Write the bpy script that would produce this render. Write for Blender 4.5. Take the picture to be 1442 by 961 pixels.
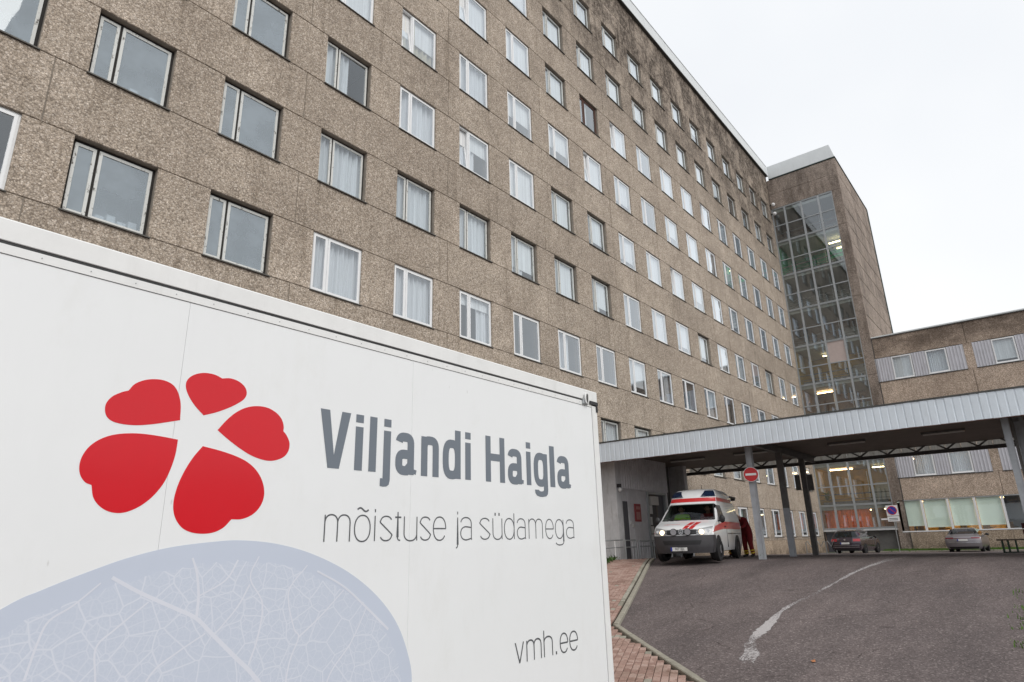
import bpy, bmesh, math, random
import numpy as np
from mathutils import Matrix, Vector
random.seed(7)
R = math.radians
scn = bpy.context.scene
for o in list(bpy.data.objects): bpy.data.objects.remove(o)
COL = scn.collection

# ------------------------------------------------------------------ camera
def cam_axes(yaw, pitch, roll):
    cy, sy, cp, sp, cr, sr = math.cos(yaw), math.sin(yaw), math.cos(pitch), math.sin(pitch), math.cos(roll), math.sin(roll)
    fwd = Vector((-sy*cp, cy*cp, sp)); right = Vector((cy, sy, 0)); up = right.cross(fwd)
    return cr*right + sr*up, -sr*right + cr*up, fwd
cam = bpy.data.objects.new('camera', bpy.data.cameras.new('camera')); COL.objects.link(cam)
r_, u_, f_ = cam_axes(R(-51.29), R(17.46), R(-1.51))
m = Matrix((r_, u_, -f_)).transposed().to_4x4(); m.translation = (-3.38, -14.23, 0.64)
cam.matrix_world = m
cam.data.sensor_width = 36; cam.data.lens = 22.795; cam.data.clip_end = 2000; cam.data.clip_start = 0.05
scn.camera = cam

# ------------------------------------------------------------------ sky, sun, exposure
SUN_EL, SUN_AZ = R(38), R(197)            # azimuth measured from +Y clockwise: the sun stands behind the camera, left
W = bpy.data.worlds.new('World'); scn.world = W; W.use_nodes = True
nt = W.node_tree; nt.nodes.clear()
out = nt.nodes.new('ShaderNodeOutputWorld'); bg = nt.nodes.new('ShaderNodeBackground')
sky = nt.nodes.new('ShaderNodeTexSky'); sky.sky_type = 'NISHITA'; sky.sun_disc = False
sky.sun_elevation = SUN_EL; sky.sun_rotation = SUN_AZ
hs = nt.nodes.new('ShaderNodeHueSaturation'); hs.inputs['Saturation'].default_value = 0.35
mx = nt.nodes.new('ShaderNodeMix'); mx.data_type = 'RGBA'; mx.inputs[0].default_value = 0.96
tc = nt.nodes.new('ShaderNodeTexCoord'); nz = nt.nodes.new('ShaderNodeTexNoise'); nz.inputs['Scale'].default_value = 1.3
nz.inputs['Detail'].default_value = 4
cr_ = nt.nodes.new('ShaderNodeValToRGB')
cr_.color_ramp.elements[0].position = 0.3; cr_.color_ramp.elements[0].color = (0.80, 0.83, 0.875, 1)
cr_.color_ramp.elements[1].position = 0.7; cr_.color_ramp.elements[1].color = (0.985, 0.995, 1.0, 1)
sc_ = nt.nodes.new('ShaderNodeVectorMath'); sc_.operation = 'SCALE'; sc_.inputs['Scale'].default_value = 11.0
L = nt.links.new
L(tc.outputs['Generated'], nz.inputs['Vector']); L(nz.outputs['Fac'], cr_.inputs[0]); L(cr_.outputs[0], sc_.inputs[0])
L(sky.outputs[0], hs.inputs['Color']); L(hs.outputs[0], mx.inputs['A']); L(sc_.outputs[0], mx.inputs['B'])
L(mx.outputs['Result'], bg.inputs['Color']); bg.inputs['Strength'].default_value = 0.1; L(bg.outputs[0], out.inputs[0])
sun = bpy.data.objects.new('sun', bpy.data.lights.new('sun', 'SUN')); COL.objects.link(sun)
sun.data.energy = 1.5; sun.data.angle = R(40); sun.data.color = (1.0, 0.96, 0.9)
sd = Vector((math.sin(SUN_AZ)*math.cos(SUN_EL), math.cos(SUN_AZ)*math.cos(SUN_EL), math.sin(SUN_EL)))
sun.rotation_euler = sd.to_track_quat('Z', 'Y').to_euler()
scn.view_settings.view_transform = 'Standard'; scn.view_settings.look = 'None'
scn.view_settings.exposure = 0.0; scn.view_settings.gamma = 1.0
scn.render.engine = 'CYCLES'
scn.cycles.max_bounces = 8; scn.cycles.transparent_max_bounces = 12

# ------------------------------------------------------------------ helpers
def link(o): COL.objects.link(o); return o
def tag(o, label=None, cat=None, group=None, kind=None):
    if label: o['label'] = label
    if cat: o['category'] = cat
    if group: o['group'] = group
    if kind: o['kind'] = kind
    return o
def thing(name, label, cat, loc=(0, 0, 0), rz=0, group=None):
    o = link(bpy.data.objects.new(name, None)); o.location = loc; o.rotation_euler = (0, 0, rz)
    o.empty_display_size = 0.3
    return tag(o, label, cat, group)
def attach(o, parent, local=False):
    """parent; unless local, the mesh is already in world coordinates (parents built that way are not rotated)"""
    if parent is None: return o
    o.parent = parent
    if not local and parent.parent is None and parent.type == 'EMPTY':
        o.matrix_parent_inverse = Matrix.Translation(-Vector(parent.location))
    return o
class MB:
    def __init__(s): s.v = []; s.f = []; s.m = []
    def poly(s, pts, mi=0):
        n = len(s.v); s.v += [tuple(map(float, p)) for p in pts]; s.f.append(tuple(range(n, n+len(pts)))); s.m.append(mi); return s
    def box(s, x0, x1, y0, y1, z0, z1, mi=0):
        n = len(s.v)
        s.v += [(x0,y0,z0),(x1,y0,z0),(x1,y1,z0),(x0,y1,z0),(x0,y0,z1),(x1,y0,z1),(x1,y1,z1),(x0,y1,z1)]
        for f in ((0,3,2,1),(4,5,6,7),(0,1,5,4),(1,2,6,5),(2,3,7,6),(3,0,4,7)):
            s.f.append(tuple(n+i for i in f)); s.m.append(mi)
        return s
    def cbox(s, x0, x1, y0, y1, z0, z1, c, mi=0, face='-y'):
        """box with a chamfered front face (-y or -x or +z)"""
        if face == '-y':
            a = [(x0,y0+c,z0),(x1,y0+c,z0),(x1,y0+c,z1),(x0,y0+c,z1)]; b = [(x0+c,y0,z0+c),(x1-c,y0,z0+c),(x1-c,y0,z1-c),(x0+c,y0,z1-c)]
            d = [(x0,y1,z0),(x1,y1,z0),(x1,y1,z1),(x0,y1,z1)]
        elif face == '-x':
            a = [(x0+c,y1,z0),(x0+c,y0,z0),(x0+c,y0,z1),(x0+c,y1,z1)]; b = [(x0,y1-c,z0+c),(x0,y0+c,z0+c),(x0,y0+c,z1-c),(x0,y1-c,z1-c)]
            d = [(x1,y1,z0),(x1,y0,z0),(x1,y0,z1),(x1,y1,z1)]
        else:
            a = [(x0,y0,z1-c),(x1,y0,z1-c),(x1,y1,z1-c),(x0,y1,z1-c)]; b = [(x0+c,y0+c,z1),(x1-c,y0+c,z1),(x1-c,y1-c,z1),(x0+c,y1-c,z1)]
            d = [(x0,y0,z0),(x1,y0,z0),(x1,y1,z0),(x0,y1,z0)]
        n = len(s.v); s.v += a+b+d
        s.f.append((n+4,n+5,n+6,n+7)); s.m.append(mi)
        for i in range(4):
            j = (i+1) % 4
            s.f.append((n+i,n+j,n+4+j,n+4+i)); s.f.append((n+8+i,n+8+j,n+j,n+i)); s.m += [mi, mi]
        return s
    def tube(s, path, r, n=8, mi=0, cap=True):
        path = [Vector(p) for p in path]; rs = r if isinstance(r, (list, tuple)) else [r]*len(path)
        base = len(s.v); up0 = None
        for i, p in enumerate(path):
            t = (path[min(i+1, len(path)-1)]-path[max(i-1, 0)]).normalized()
            if up0 is None: up0 = Vector((0,0,1)) if abs(t.z) < 0.9 else Vector((1,0,0))
            a = t.cross(up0).normalized(); b = a.cross(t)
            for k in range(n):
                w = 2*math.pi*k/n; q = p+(a*math.cos(w)+b*math.sin(w))*rs[i]; s.v.append(tuple(q))
        for i in range(len(path)-1):
            for k in range(n):
                s.f.append((base+i*n+k, base+i*n+(k+1)%n, base+(i+1)*n+(k+1)%n, base+(i+1)*n+k)); s.m.append(mi)
        if cap:
            s.f.append(tuple(base+k for k in reversed(range(n)))); s.f.append(tuple(base+(len(path)-1)*n+k for k in range(n))); s.m += [mi, mi]
        return s
    def cyl(s, c, axis, r, h, n=24, mi=0, r2=None):
        c = Vector(c); a = Vector(axis).normalized()
        return s.tube([c-a*h/2, c+a*h/2], [r, r if r2 is None else r2], n, mi)
    def bar(s, a, b, w, d, mi=0, up=(0,0,1)):
        a = Vector(a); b = Vector(b); t = (b-a).normalized(); u = Vector(up)
        if abs(t.dot(u)) > .95: u = Vector((1,0,0))
        x = t.cross(u).normalized()*w/2; y = x.cross(t).normalized()*d/2
        n = len(s.v)
        s.v += [tuple(q) for q in (a-x-y, a+x-y, a+x+y, a-x+y, b-x-y, b+x-y, b+x+y, b-x+y)]
        for f in ((0,3,2,1),(4,5,6,7),(0,1,5,4),(1,2,6,5),(2,3,7,6),(3,0,4,7)):
            s.f.append(tuple(n+i for i in f)); s.m.append(mi)
        return s
    def sphere(s, c, r, n=10, mi=0, sc=(1,1,1)):
        base = len(s.v); k = n//2
        for i in range(k+1):
            th = math.pi*i/k
            for j in range(n):
                ph = 2*math.pi*j/n
                s.v.append((c[0]+r*sc[0]*math.sin(th)*math.cos(ph), c[1]+r*sc[1]*math.sin(th)*math.sin(ph), c[2]+r*sc[2]*math.cos(th)))
        for i in range(k):
            for j in range(n):
                s.f.append((base+i*n+j, base+(i+1)*n+j, base+(i+1)*n+(j+1)%n, base+i*n+(j+1)%n)); s.m.append(mi)
        return s
    def mesh(s, name, mats, smooth=False):
        me = bpy.data.meshes.new(name); me.from_pydata(s.v, [], s.f)
        for mt in (mats if isinstance(mats, (list, tuple)) else [mats]): me.materials.append(mt)
        me.polygons.foreach_set('material_index', s.m)
        if smooth:
            me.polygons.foreach_set('use_smooth', [True]*len(s.f))
            bm = bmesh.new(); bm.from_mesh(me); bmesh.ops.remove_doubles(bm, verts=bm.verts, dist=1e-5); bm.to_mesh(me); bm.free()
            me.set_sharp_from_angle(angle=R(38))
        me.validate(); me.update()
        return me
    def build(s, name, mats, parent=None, smooth=False, local=False, fix=True):
        me = s.mesh(name, mats, smooth)
        if fix:
            bm = bmesh.new(); bm.from_mesh(me); bmesh.ops.recalc_face_normals(bm, faces=bm.faces); bm.to_mesh(me); bm.free()
        return attach(link(bpy.data.objects.new(name, me)), parent, local)
def inst(name, me, parent=None, loc=(0,0,0), rot=(0,0,0), local=False):
    o = link(bpy.data.objects.new(name, me)); attach(o, parent, local); o.location = loc; o.rotation_euler = rot; return o

# ------------------------------------------------------------------ materials
def newmat(name):
    mt = bpy.data.materials.new(name); mt.use_nodes = True; n = mt.node_tree
    return mt, n, n.nodes['Principled BSDF'], (lambda t: n.nodes.new(t)), n.links.new
def setp(p, **k):
    for a, b in k.items():
        a = a.replace('_', ' ')
        if a in p.inputs: p.inputs[a].default_value = b
def noise(new, lk, vec, scale, detail=4, rough=.6, dist=0):
    q = new('ShaderNodeTexNoise'); q.inputs['Scale'].default_value = scale; q.inputs['Detail'].default_value = detail
    q.inputs['Roughness'].default_value = rough; q.inputs['Distortion'].default_value = dist
    if vec is not None: lk(vec, q.inputs['Vector'])
    return q.outputs['Fac']
def ramp(new, lk, fac, stops):
    q = new('ShaderNodeValToRGB'); e = q.color_ramp.elements
    while len(e) < len(stops): e.new(0.5)
    for i, (p, c) in enumerate(stops):
        e[i].position = p; e[i].color = (c, c, c, 1) if not isinstance(c, (tuple, list)) else tuple(c)+(1,)
    lk(fac, q.inputs[0]); return q.outputs[0]
def mul(new, lk, a, b, fac=1.0, mode='MULTIPLY'):
    q = new('ShaderNodeMix'); q.data_type = 'RGBA'; q.blend_type = mode
    if isinstance(fac, (int, float)): q.inputs[0].default_value = fac
    else: lk(fac, q.inputs[0])
    for v, s in ((a, 'A'), (b, 'B')):
        if isinstance(v, (tuple, list)): q.inputs[s].default_value = tuple(v)+(1,)
        else: lk(v, q.inputs[s])
    return q.outputs['Result']
def mth(new, lk, op, a, b=0.0, clamp=False):
    q = new('ShaderNodeMath'); q.operation = op; q.use_clamp = clamp
    for i, v in enumerate((a, b)):
        if isinstance(v, (int, float)): q.inputs[i].default_value = v
        else: lk(v, q.inputs[i])
    return q.outputs[0]
def mapr(new, lk, v, a, b, c=0.0, d=1.0):
    q = new('ShaderNodeMapRange'); q.inputs[1].default_value = a; q.inputs[2].default_value = b; q.inputs[3].default_value = c; q.inputs[4].default_value = d
    q.interpolation_type = 'SMOOTHSTEP'; lk(v, q.inputs[0]); return q.outputs[0]
def bump(new, lk, h, p, strength=.3, dist=.01):
    q = new('ShaderNodeBump'); q.inputs['Strength'].default_value = strength; q.inputs['Distance'].default_value = dist
    lk(h, q.inputs['Height']); lk(q.outputs[0], p.inputs['Normal'])
def pos(new): return new('ShaderNodeNewGeometry').outputs['Position']
def objc(new): return new('ShaderNodeTexCoord').outputs['Object']
def scaled(new, lk, v, s):
    q = new('ShaderNodeMapping'); q.inputs['Scale'].default_value = s; lk(v, q.inputs['Vector']); return q.outputs[0]

def plain(name, col, rough=.6, metal=0.0, var=.12, nscale=6.0, bumps=0.0, coat=0.0, dirt=0.0, world=False):
    mt, n, p, new, lk = newmat(name); setp(p, Roughness=rough, Metallic=metal, Coat_Weight=coat)
    v = pos(new) if world else objc(new)
    f = noise(new, lk, v, nscale, 5, .65)
    c = mul(new, lk, tuple(col), ramp(new, lk, f, [(.25, 1-var), (.75, 1+var*.4)]))
    if dirt:
        d = noise(new, lk, scaled(new, lk, v, (3, 3, .5)), 2.2, 6, .7)
        c = mul(new, lk, c, (.35, .32, .28), mth(new, lk, 'MULTIPLY', mapr(new, lk, d, .5, .75), dirt))
    lk(c, p.inputs['Base Color'])
    lk(mth(new, lk, 'ADD', mth(new, lk, 'MULTIPLY', f, .15), rough-.07), p.inputs['Roughness'])
    if bumps: bump(new, lk, noise(new, lk, v, nscale*8, 4), p, bumps, .004)
    return mt
def emit(name, col, st):
    mt, n, p, new, lk = newmat(name); setp(p, Base_Color=(*col, 1), Emission_Color=(*col, 1), Emission_Strength=st, Roughness=.4); return mt
def pebble(name, tone=(1,1,1), grime=None, size=29.0, streak=.5):
    """pebble-dash concrete: small stones of mixed browns in mortar"""
    mt, n, p, new, lk = newmat(name); setp(p, Roughness=.9, Specular_IOR_Level=.25)
    v = pos(new)
    vo = new('ShaderNodeTexVoronoi'); vo.inputs['Scale'].default_value = size; vo.inputs['Randomness'].default_value = 1; lk(v, vo.inputs['Vector'])
    v2 = new('ShaderNodeTexVoronoi'); v2.inputs['Scale'].default_value = size*2.1; lk(v, v2.inputs['Vector'])
    sep = new('ShaderNodeSeparateColor'); lk(vo.outputs['Color'], sep.inputs[0])
    sep2 = new('ShaderNodeSeparateColor'); lk(v2.outputs['Color'], sep2.inputs[0])
    stone = ramp(new, lk, sep.outputs[0], [(0, (.31,.265,.22)), (.3, (.415,.36,.305)), (.6, (.48,.42,.36)), (.85, (.55,.49,.43)), (1, (.68,.62,.56))])
    stone2 = ramp(new, lk, sep2.outputs[1], [(0, (.62,.6,.58)), (.5, (1.0,.98,.95)), (1, (1.35,1.3,1.22))])
    c = mul(new, lk, stone, stone2, .75)
    gap = ramp(new, lk, vo.outputs['Distance'], [(.35, 1.0), (.85, .64)])
    c = mul(new, lk, c, gap)
    big = noise(new, lk, v, .35, 5, .6); mid = noise(new, lk, v, 1.8, 5, .65)
    c = mul(new, lk, c, ramp(new, lk, big, [(.3, (.82,.8,.78)), (.7, (1.1,1.09,1.07))]))
    c = mul(new, lk, c, ramp(new, lk, mid, [(.3, (.84,.83,.81)), (.7, (1.08,1.07,1.05))]))
    st = noise(new, lk, scaled(new, lk, v, (2.2, 2.2, .16)), 1.6, 5, .6)
    c = mul(new, lk, c, (.5,.47,.43), mth(new, lk, 'MULTIPLY', mapr(new, lk, st, .52, .72), streak))
    oi = new('ShaderNodeObjectInfo')
    c = mul(new, lk, c, ramp(new, lk, oi.outputs['Random'], [(0, .93), (1, 1.06)]))
    c = mul(new, lk, c, tuple(tone))
    if grime:
        sx = new('ShaderNodeSeparateXYZ'); lk(v, sx.inputs[0])
        g = grime(new, lk, v, sx)
        c = mul(new, lk, c, (.20,.185,.18), g)
    lk(c, p.inputs['Base Color'])
    hgt = mth(new, lk, 'SUBTRACT', 1.0, vo.outputs['Distance'])
    bump(new, lk, hgt, p, .6, .018)
    return mt
def grime_facade(new, lk, v, sx):
    # algae under the roof edge, growing heavier towards the far end of the block
    a = mapr(new, lk, sx.outputs['Z'], 20.0, 29.5); b = mapr(new, lk, sx.outputs['X'], 4.0, 26.0, .15, 1.0)
    q = noise(new, lk, scaled(new, lk, v, (.55, .55, .4)), 1.0, 8, .72)
    q2 = noise(new, lk, scaled(new, lk, v, (1.6, 1.6, 1.1)), 2.6, 8, .8)
    g = mth(new, lk, 'MULTIPLY', a, b)
    k = mth(new, lk, 'MULTIPLY', mapr(new, lk, q, .34, .56), mapr(new, lk, q2, .36, .58, .25, 1.0))
    g = mth(new, lk, 'MULTIPLY', mth(new, lk, 'MULTIPLY', g, k), 1.1, True)
    return g
def grime_tower(new, lk, v, sx):
    q = noise(new, lk, scaled(new, lk, v, (.7, .9, .25)), 1.2, 6, .7)
    return mth(new, lk, 'MULTIPLY', mapr(new, lk, q, .42, .70), .6)
def grime_wing(new, lk, v, sx):
    a = mapr(new, lk, sx.outputs['Z'], 12.6, 14.6)
    q = noise(new, lk, scaled(new, lk, v, (.5, .5, .8)), 1.2, 5, .7)
    return mth(new, lk, 'MULTIPLY', mth(new, lk, 'MULTIPLY', a, mapr(new, lk, q, .25, .6, .3, 1)), .8)
def grime_plinth(new, lk, v, sx):
    a = mapr(new, lk, sx.outputs['Z'], .35, -.45)
    q = noise(new, lk, v, 1.5, 5, .7)
    return mth(new, lk, 'MULTIPLY', mth(new, lk, 'MULTIPLY', a, mapr(new, lk, q, .35, .65)), .8)
def glassmat(name, tint=(.82,.87,.88), boost=3.0, body=0.0, bodycol=(.3,.33,.35), wob=.02):
    mt, n, p, new, lk = newmat(name); n.nodes.remove(p)
    o = n.nodes['Material Output']
    tr = new('ShaderNodeBsdfTransparent'); tr.inputs[0].default_value = (*tint, 1)
    gl = new('ShaderNodeBsdfGlossy'); gl.inputs['Roughness'].default_value = .015; gl.inputs['Color'].default_value = (.90,.955,1,1)
    bp = new('ShaderNodeBump'); bp.inputs['Strength'].default_value = wob; bp.inputs['Distance'].default_value = .05
    lk(noise(new, lk, pos(new), 1.3, 2), bp.inputs['Height']); lk(bp.outputs[0], gl.inputs['Normal'])
    fr = new('ShaderNodeFresnel'); gq = new('ShaderNodeNewGeometry'); lk(mth(new, lk, 'SUBTRACT', 1.5, mth(new, lk, 'MULTIPLY', gq.outputs['Backfacing'], 1.5-1/1.5)), fr.inputs['IOR'])
    fac = mth(new, lk, 'MULTIPLY', fr.outputs[0], boost, True)
    mx = new('ShaderNodeMixShader'); lk(fac, mx.inputs[0])
    if body:  # pale diffuse share puts reflected sky into the pane colour
        df = new('ShaderNodeBsdfDiffuse'); df.inputs[0].default_value = (*bodycol, 1)
        m2 = new('ShaderNodeMixShader'); 
        lk(mth(new, lk, 'MULTIPLY', mapr(new, lk, noise(new, lk, pos(new), 1.2, 3), .3, .7, .85, 1.1), body), m2.inputs[0])
        lk(tr.outputs[0], m2.inputs[1]); lk(df.outputs[0], m2.inputs[2]); lk(m2.outputs[0], mx.inputs[1])
    else: lk(tr.outputs[0], mx.inputs[1])
    lk(gl.outputs[0], mx.inputs[2]); lk(mx.outputs[0], o.inputs[0])
    return mt
def peeling(name, paint, wood, amount=.55):
    mt, n, p, new, lk = newmat(name); setp(p, Roughness=.75)
    v = pos(new); f = noise(new, lk, scaled(new, lk, v, (1, 1, .45)), 16, 6, .7)
    c = mul(new, lk, tuple(wood), tuple(paint), mapr(new, lk, f, amount-.08, amount+.02), 'MIX'); lk(c, p.inputs['Base Color'])
    bump(new, lk, f, p, .3, .004); return mt
def cloth(name, col, tr=.35):
    mt, n, p, new, lk = newmat(name); n.nodes.remove(p); o = n.nodes['Material Output']
    d = new('ShaderNodeBsdfDiffuse'); t = new('ShaderNodeBsdfTranslucent')
    v = pos(new)
    f = ramp(new, lk, noise(new, lk, scaled(new, lk, v, (13, 13, .25)), 1.0, 4, .7), [(.32, .76), (.62, 1.03)])  # upright streaks paint the shading of folds into the cloth colour
    c = mul(new, lk, tuple(col), f)
    lk(c, d.inputs[0]); lk(c, t.inputs[0]); mx = new('ShaderNodeMixShader'); mx.inputs[0].default_value = tr
    lk(d.outputs[0], mx.inputs[1]); lk(t.outputs[0], mx.inputs[2]); lk(mx.outputs[0], o.inputs[0]); return mt

M = {}
M['pebble'] = pebble('pebble_dash', (1.04, 1.045, 1.07), grime_facade)
M['tower'] = pebble('pebble_dash_grey', (.84, .83, .88), grime_tower)
M['wing'] = pebble('pebble_dash_wing', (1.30, 1.245, 1.25), grime_wing)
M['plinth'] = pebble('pebble_dash_plinth', (1.0, .95, .9), grime_plinth)
M['joint'] = plain('joint_mortar', (.29, .255, .215), .95, var=.3, nscale=4, world=True)
M['concrete'] = plain('painted_concrete', (.66, .66, .67), .85, var=.2, nscale=2.5, bumps=.25, dirt=.5, world=True)
M['darkconcrete'] = plain('dark_concrete', (.16, .155, .15), .9, var=.3, nscale=2, bumps=.2, world=True)
M['pvc'] = plain('white_window_plastic', (.82, .83, .84), .35, var=.04, nscale=3)
M['oldwhite'] = peeling('peeling_white_paint', (.66, .665, .64), (.15, .13, .11), .40)
M['oldwhite2'] = peeling('badly_peeling_white_paint', (.66, .67, .65), (.13, .12, .105), .42)
M['blackwood'] = plain('blackened_timber', (.022, .02, .018), .8, var=.5, nscale=20, bumps=.3)
M['brownwood'] = plain('red_brown_timber', (.11, .045, .03), .6, var=.4, nscale=15)
M['sillmetal'] = plain('tin_window_sill', (.10, .095, .085), .5, .3, var=.4, nscale=8)
M['glass'] = glassmat('window_glass', (.90,.94,.96), 2.6, .05, (.55,.58,.62))
M['pvcglass'] = glassmat('new_window_glass', (.92,.95,.97), 3.7, .05, (.6,.63,.68))
M['cafeglass'] = glassmat('clear_glass', (.97,.99,.98), 1.3)
M['sheenglass'] = glassmat('painted_sheen_window_glass', (.80, .87, .92), 3.0, .40, (.52, .61, .68))  # strong pale body colour paints the sky's reflection on the old panes
M['towerglass'] = glassmat('stair_glazing', (.84, .90, .89), 4.3, .05, (.5,.53,.53), .004)
M['curtain'] = cloth('white_curtain', (.93, .95, .97), .2)
M['cream'] = cloth('cream_curtain', (.78, .72, .52))
M['blind'] = cloth('white_blind', (.93, .94, .94), .15)
M['mint'] = plain('mint_roller_blind', (.80, .92, .82), .8, var=.05, nscale=.8)
M['room'] = plain('room_wall', (.34, .36, .38), .9, var=.1, nscale=1)
M['roomfloor'] = plain('room_floor', (.2, .19, .18), .8)
M['steel'] = plain('grey_aluminium', (.40, .42, .43), .45, .35, var=.12, nscale=5, world=True)
M['sheet'] = plain('pale_grey_sheet', (.76, .83, .90), .45, .1, var=.1, nscale=1.5, dirt=.18, world=True)
M['sheetlt'] = plain('light_grey_ribbed_sheet', (.58, .58, .62), .5, .1, var=.1, nscale=1.5, dirt=.25, world=True)
M['band'] = plain('white_roof_band', (.70, .73, .74), .5, .0, var=.08, nscale=1, dirt=.12, world=True)
M['greentrim'] = plain('dark_green_tin', (.05, .075, .07), .5, .3, var=.3)
M['darktrim'] = plain('dark_grey_tin', (.09, .09, .085), .55, .3, var=.3)
M['brownsteel'] = plain('dark_brown_paint', (.135, .128, .122), .5, 0, var=.4, nscale=6, world=True)
M['soffit'] = plain('brown_soffit_board', (.26, .215, .18), .7, 0, var=.3, nscale=2, world=True)
M['postgrey'] = plain('pale_grey_post_paint', (.40, .42, .45), .5, 0, var=.2, nscale=4, dirt=.35, world=True)
M['white'] = plain('white_plastic', (.78, .78, .78), .35, var=.04)
M['black'] = plain('black_plastic', (.018, .018, .02), .5, var=.3)
M['rubber'] = plain('tyre_rubber', (.022, .022, .024), .85, var=.3, nscale=12)
M['chrome'] = plain('bright_metal', (.62, .63, .65), .2, .9, var=.1)
M['rim'] = plain('wheel_alloy', (.36, .36, .38), .35, .6, var=.15)
M['clad'] = plain('grey_ribbed_cladding', (.72, .71, .73), .55, .1, var=.2, nscale=2, dirt=.3, world=True)
M['door'] = plain('brown_door', (.10, .075, .06), .5, var=.3)
M['darkdoor'] = plain('dark_grey_door', (.085, .085, .1), .5, var=.25)
M['paper'] = plain('white_paper', (.72, .72, .70), .8, var=.06)
M['red'] = plain('red_paint', (.55, .012, .016), .4, var=.1)
M['blue'] = plain('blue_paint', (.02, .035, .32), .4, var=.1)
M['lampoff'] = plain('lamp_cover', (.62, .60, .57), .4, var=.1)
M['glow'] = emit('lit_tube', (1.0, .80, .42), 8.0)
M['glowwarm'] = emit('lit_bulb', (1.0, .62, .30), 16.0)
M['grp'] = cloth('translucent_ribbed_sheet', (.62, .62, .58), .6)
M['green'] = plain('green_wall_paint', (.04, .40, .22), .6, world=True)
M['orange'] = cloth('orange_curtain', (.80, .20, .05), .3)
M['yellow'] = plain('ochre_wall', (.40, .27, .07), .7, world=True)
M['hallbrown'] = plain('brown_hall_wall', (.24, .17, .135), .8, world=True)
M['hallgrey'] = plain('grey_hall_wall', (.40, .40, .37), .8, world=True)
M['pinkpanel'] = plain('pale_board', (.52, .43, .40), .7, var=.1, world=True)
M['skin'] = plain('skin', (.45, .26, .19), .55, var=.1)
M['hair'] = plain('dark_hair', (.03, .02, .015), .6, var=.4)
M['redcloth'] = plain('dark_red_workwear', (.20, .008, .012), .85, var=.35, nscale=9, bumps=.3)
M['hivis'] = plain('yellow_green_hi_vis', (.38, .78, .02), .7, var=.15)
M['bootblack'] = plain('black_boot', (.015, .014, .014), .6)
M['yellowband'] = plain('yellow_reflective_band', (.75, .52, .04), .5)
M['navy'] = plain('navy_cloth', (.015, .018, .03), .85)
M['wood'] = plain('weathered_bench_wood', (.17, .13, .10), .8, var=.4, nscale=8)
M['greensteel'] = plain('dark_green_steel', (.012, .05, .025), .5)
M['maroon'] = plain('maroon_board', (.09, .02, .02), .7)
M['galv'] = plain('galvanised_steel', (.42, .43, .43), .4, .7, var=.2)

# asphalt
mt, n, p, new, lk = newmat('asphalt'); v = pos(new)
f1 = noise(new, lk, v, 55, 3, .8); f2 = noise(new, lk, v, .35, 5, .6); f3 = noise(new, lk, scaled(new, lk, v, (.5, 2.0, 1)), .9, 5, .65)
vo = new('ShaderNodeTexVoronoi'); vo.inputs['Scale'].default_value = 48; lk(v, vo.inputs['Vector'])
sp = new('ShaderNodeSeparateColor'); lk(vo.outputs['Color'], sp.inputs[0])
c = ramp(new, lk, sp.outputs[0], [(0, (.100,.083,.081)), (.55, (.146,.122,.120)), (.88, (.180,.152,.149)), (1, (.33,.29,.28))])
c = mul(new, lk, c, ramp(new, lk, f1, [(.3, .80), (.7, 1.16)]))
c = mul(new, lk, c, ramp(new, lk, f2, [(.3, (.86,.85,.86)), (.7, (1.12,1.10,1.09))]))
c = mul(new, lk, c, ramp(new, lk, f3, [(.35, .88), (.65, 1.08)]))
st = noise(new, lk, v, 1.7, 6, .7); c = mul(new, lk, c, (.62,.6,.6), mapr(new, lk, st, .60, .72))
wv_ = new('ShaderNodeTexNoise'); wv_.inputs['Scale'].default_value = .9; wv_.inputs['Detail'].default_value = 5; lk(v, wv_.inputs['Vector'])
vm = new('ShaderNodeVectorMath'); vm.operation = 'MULTIPLY_ADD'; vm.inputs[1].default_value = (1.1, 1.1, 0); lk(wv_.outputs['Color'], vm.inputs[0]); lk(v, vm.inputs[2])
ck = new('ShaderNodeTexVoronoi'); ck.feature = 'DISTANCE_TO_EDGE'; ck.inputs['Scale'].default_value = .28; lk(vm.outputs[0], ck.inputs['Vector'])
crk = mth(new, lk, 'MULTIPLY', mapr(new, lk, ck.outputs['Distance'], .002, .006, 1, 0), mapr(new, lk, f2, .46, .56))
c = mul(new, lk, c, (.45,.43,.42), mth(new, lk, 'MULTIPLY', crk, .8))
trk = noise(new, lk, scaled(new, lk, v, (.045, .9, 1)), 1.0, 4, .6); c = mul(new, lk, c, ramp(new, lk, trk, [(.36, (.88,.88,.88)), (.62, (1.10,1.09,1.08))]))
pal = noise(new, lk, scaled(new, lk, v, (.5, 1.6, 1)), .8, 7, .72); c = mul(new, lk, c, (1.45,1.42,1.42), mth(new, lk, 'MULTIPLY', mapr(new, lk, pal, .60, .70), .6))
lk(c, p.inputs['Base Color']); setp(p, Roughness=.88, Specular_IOR_Level=.3); bump(new, lk, mth(new, lk, 'ADD', f1, vo.outputs['Distance']), p, .5, .008)
M['asphalt'] = mt
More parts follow.
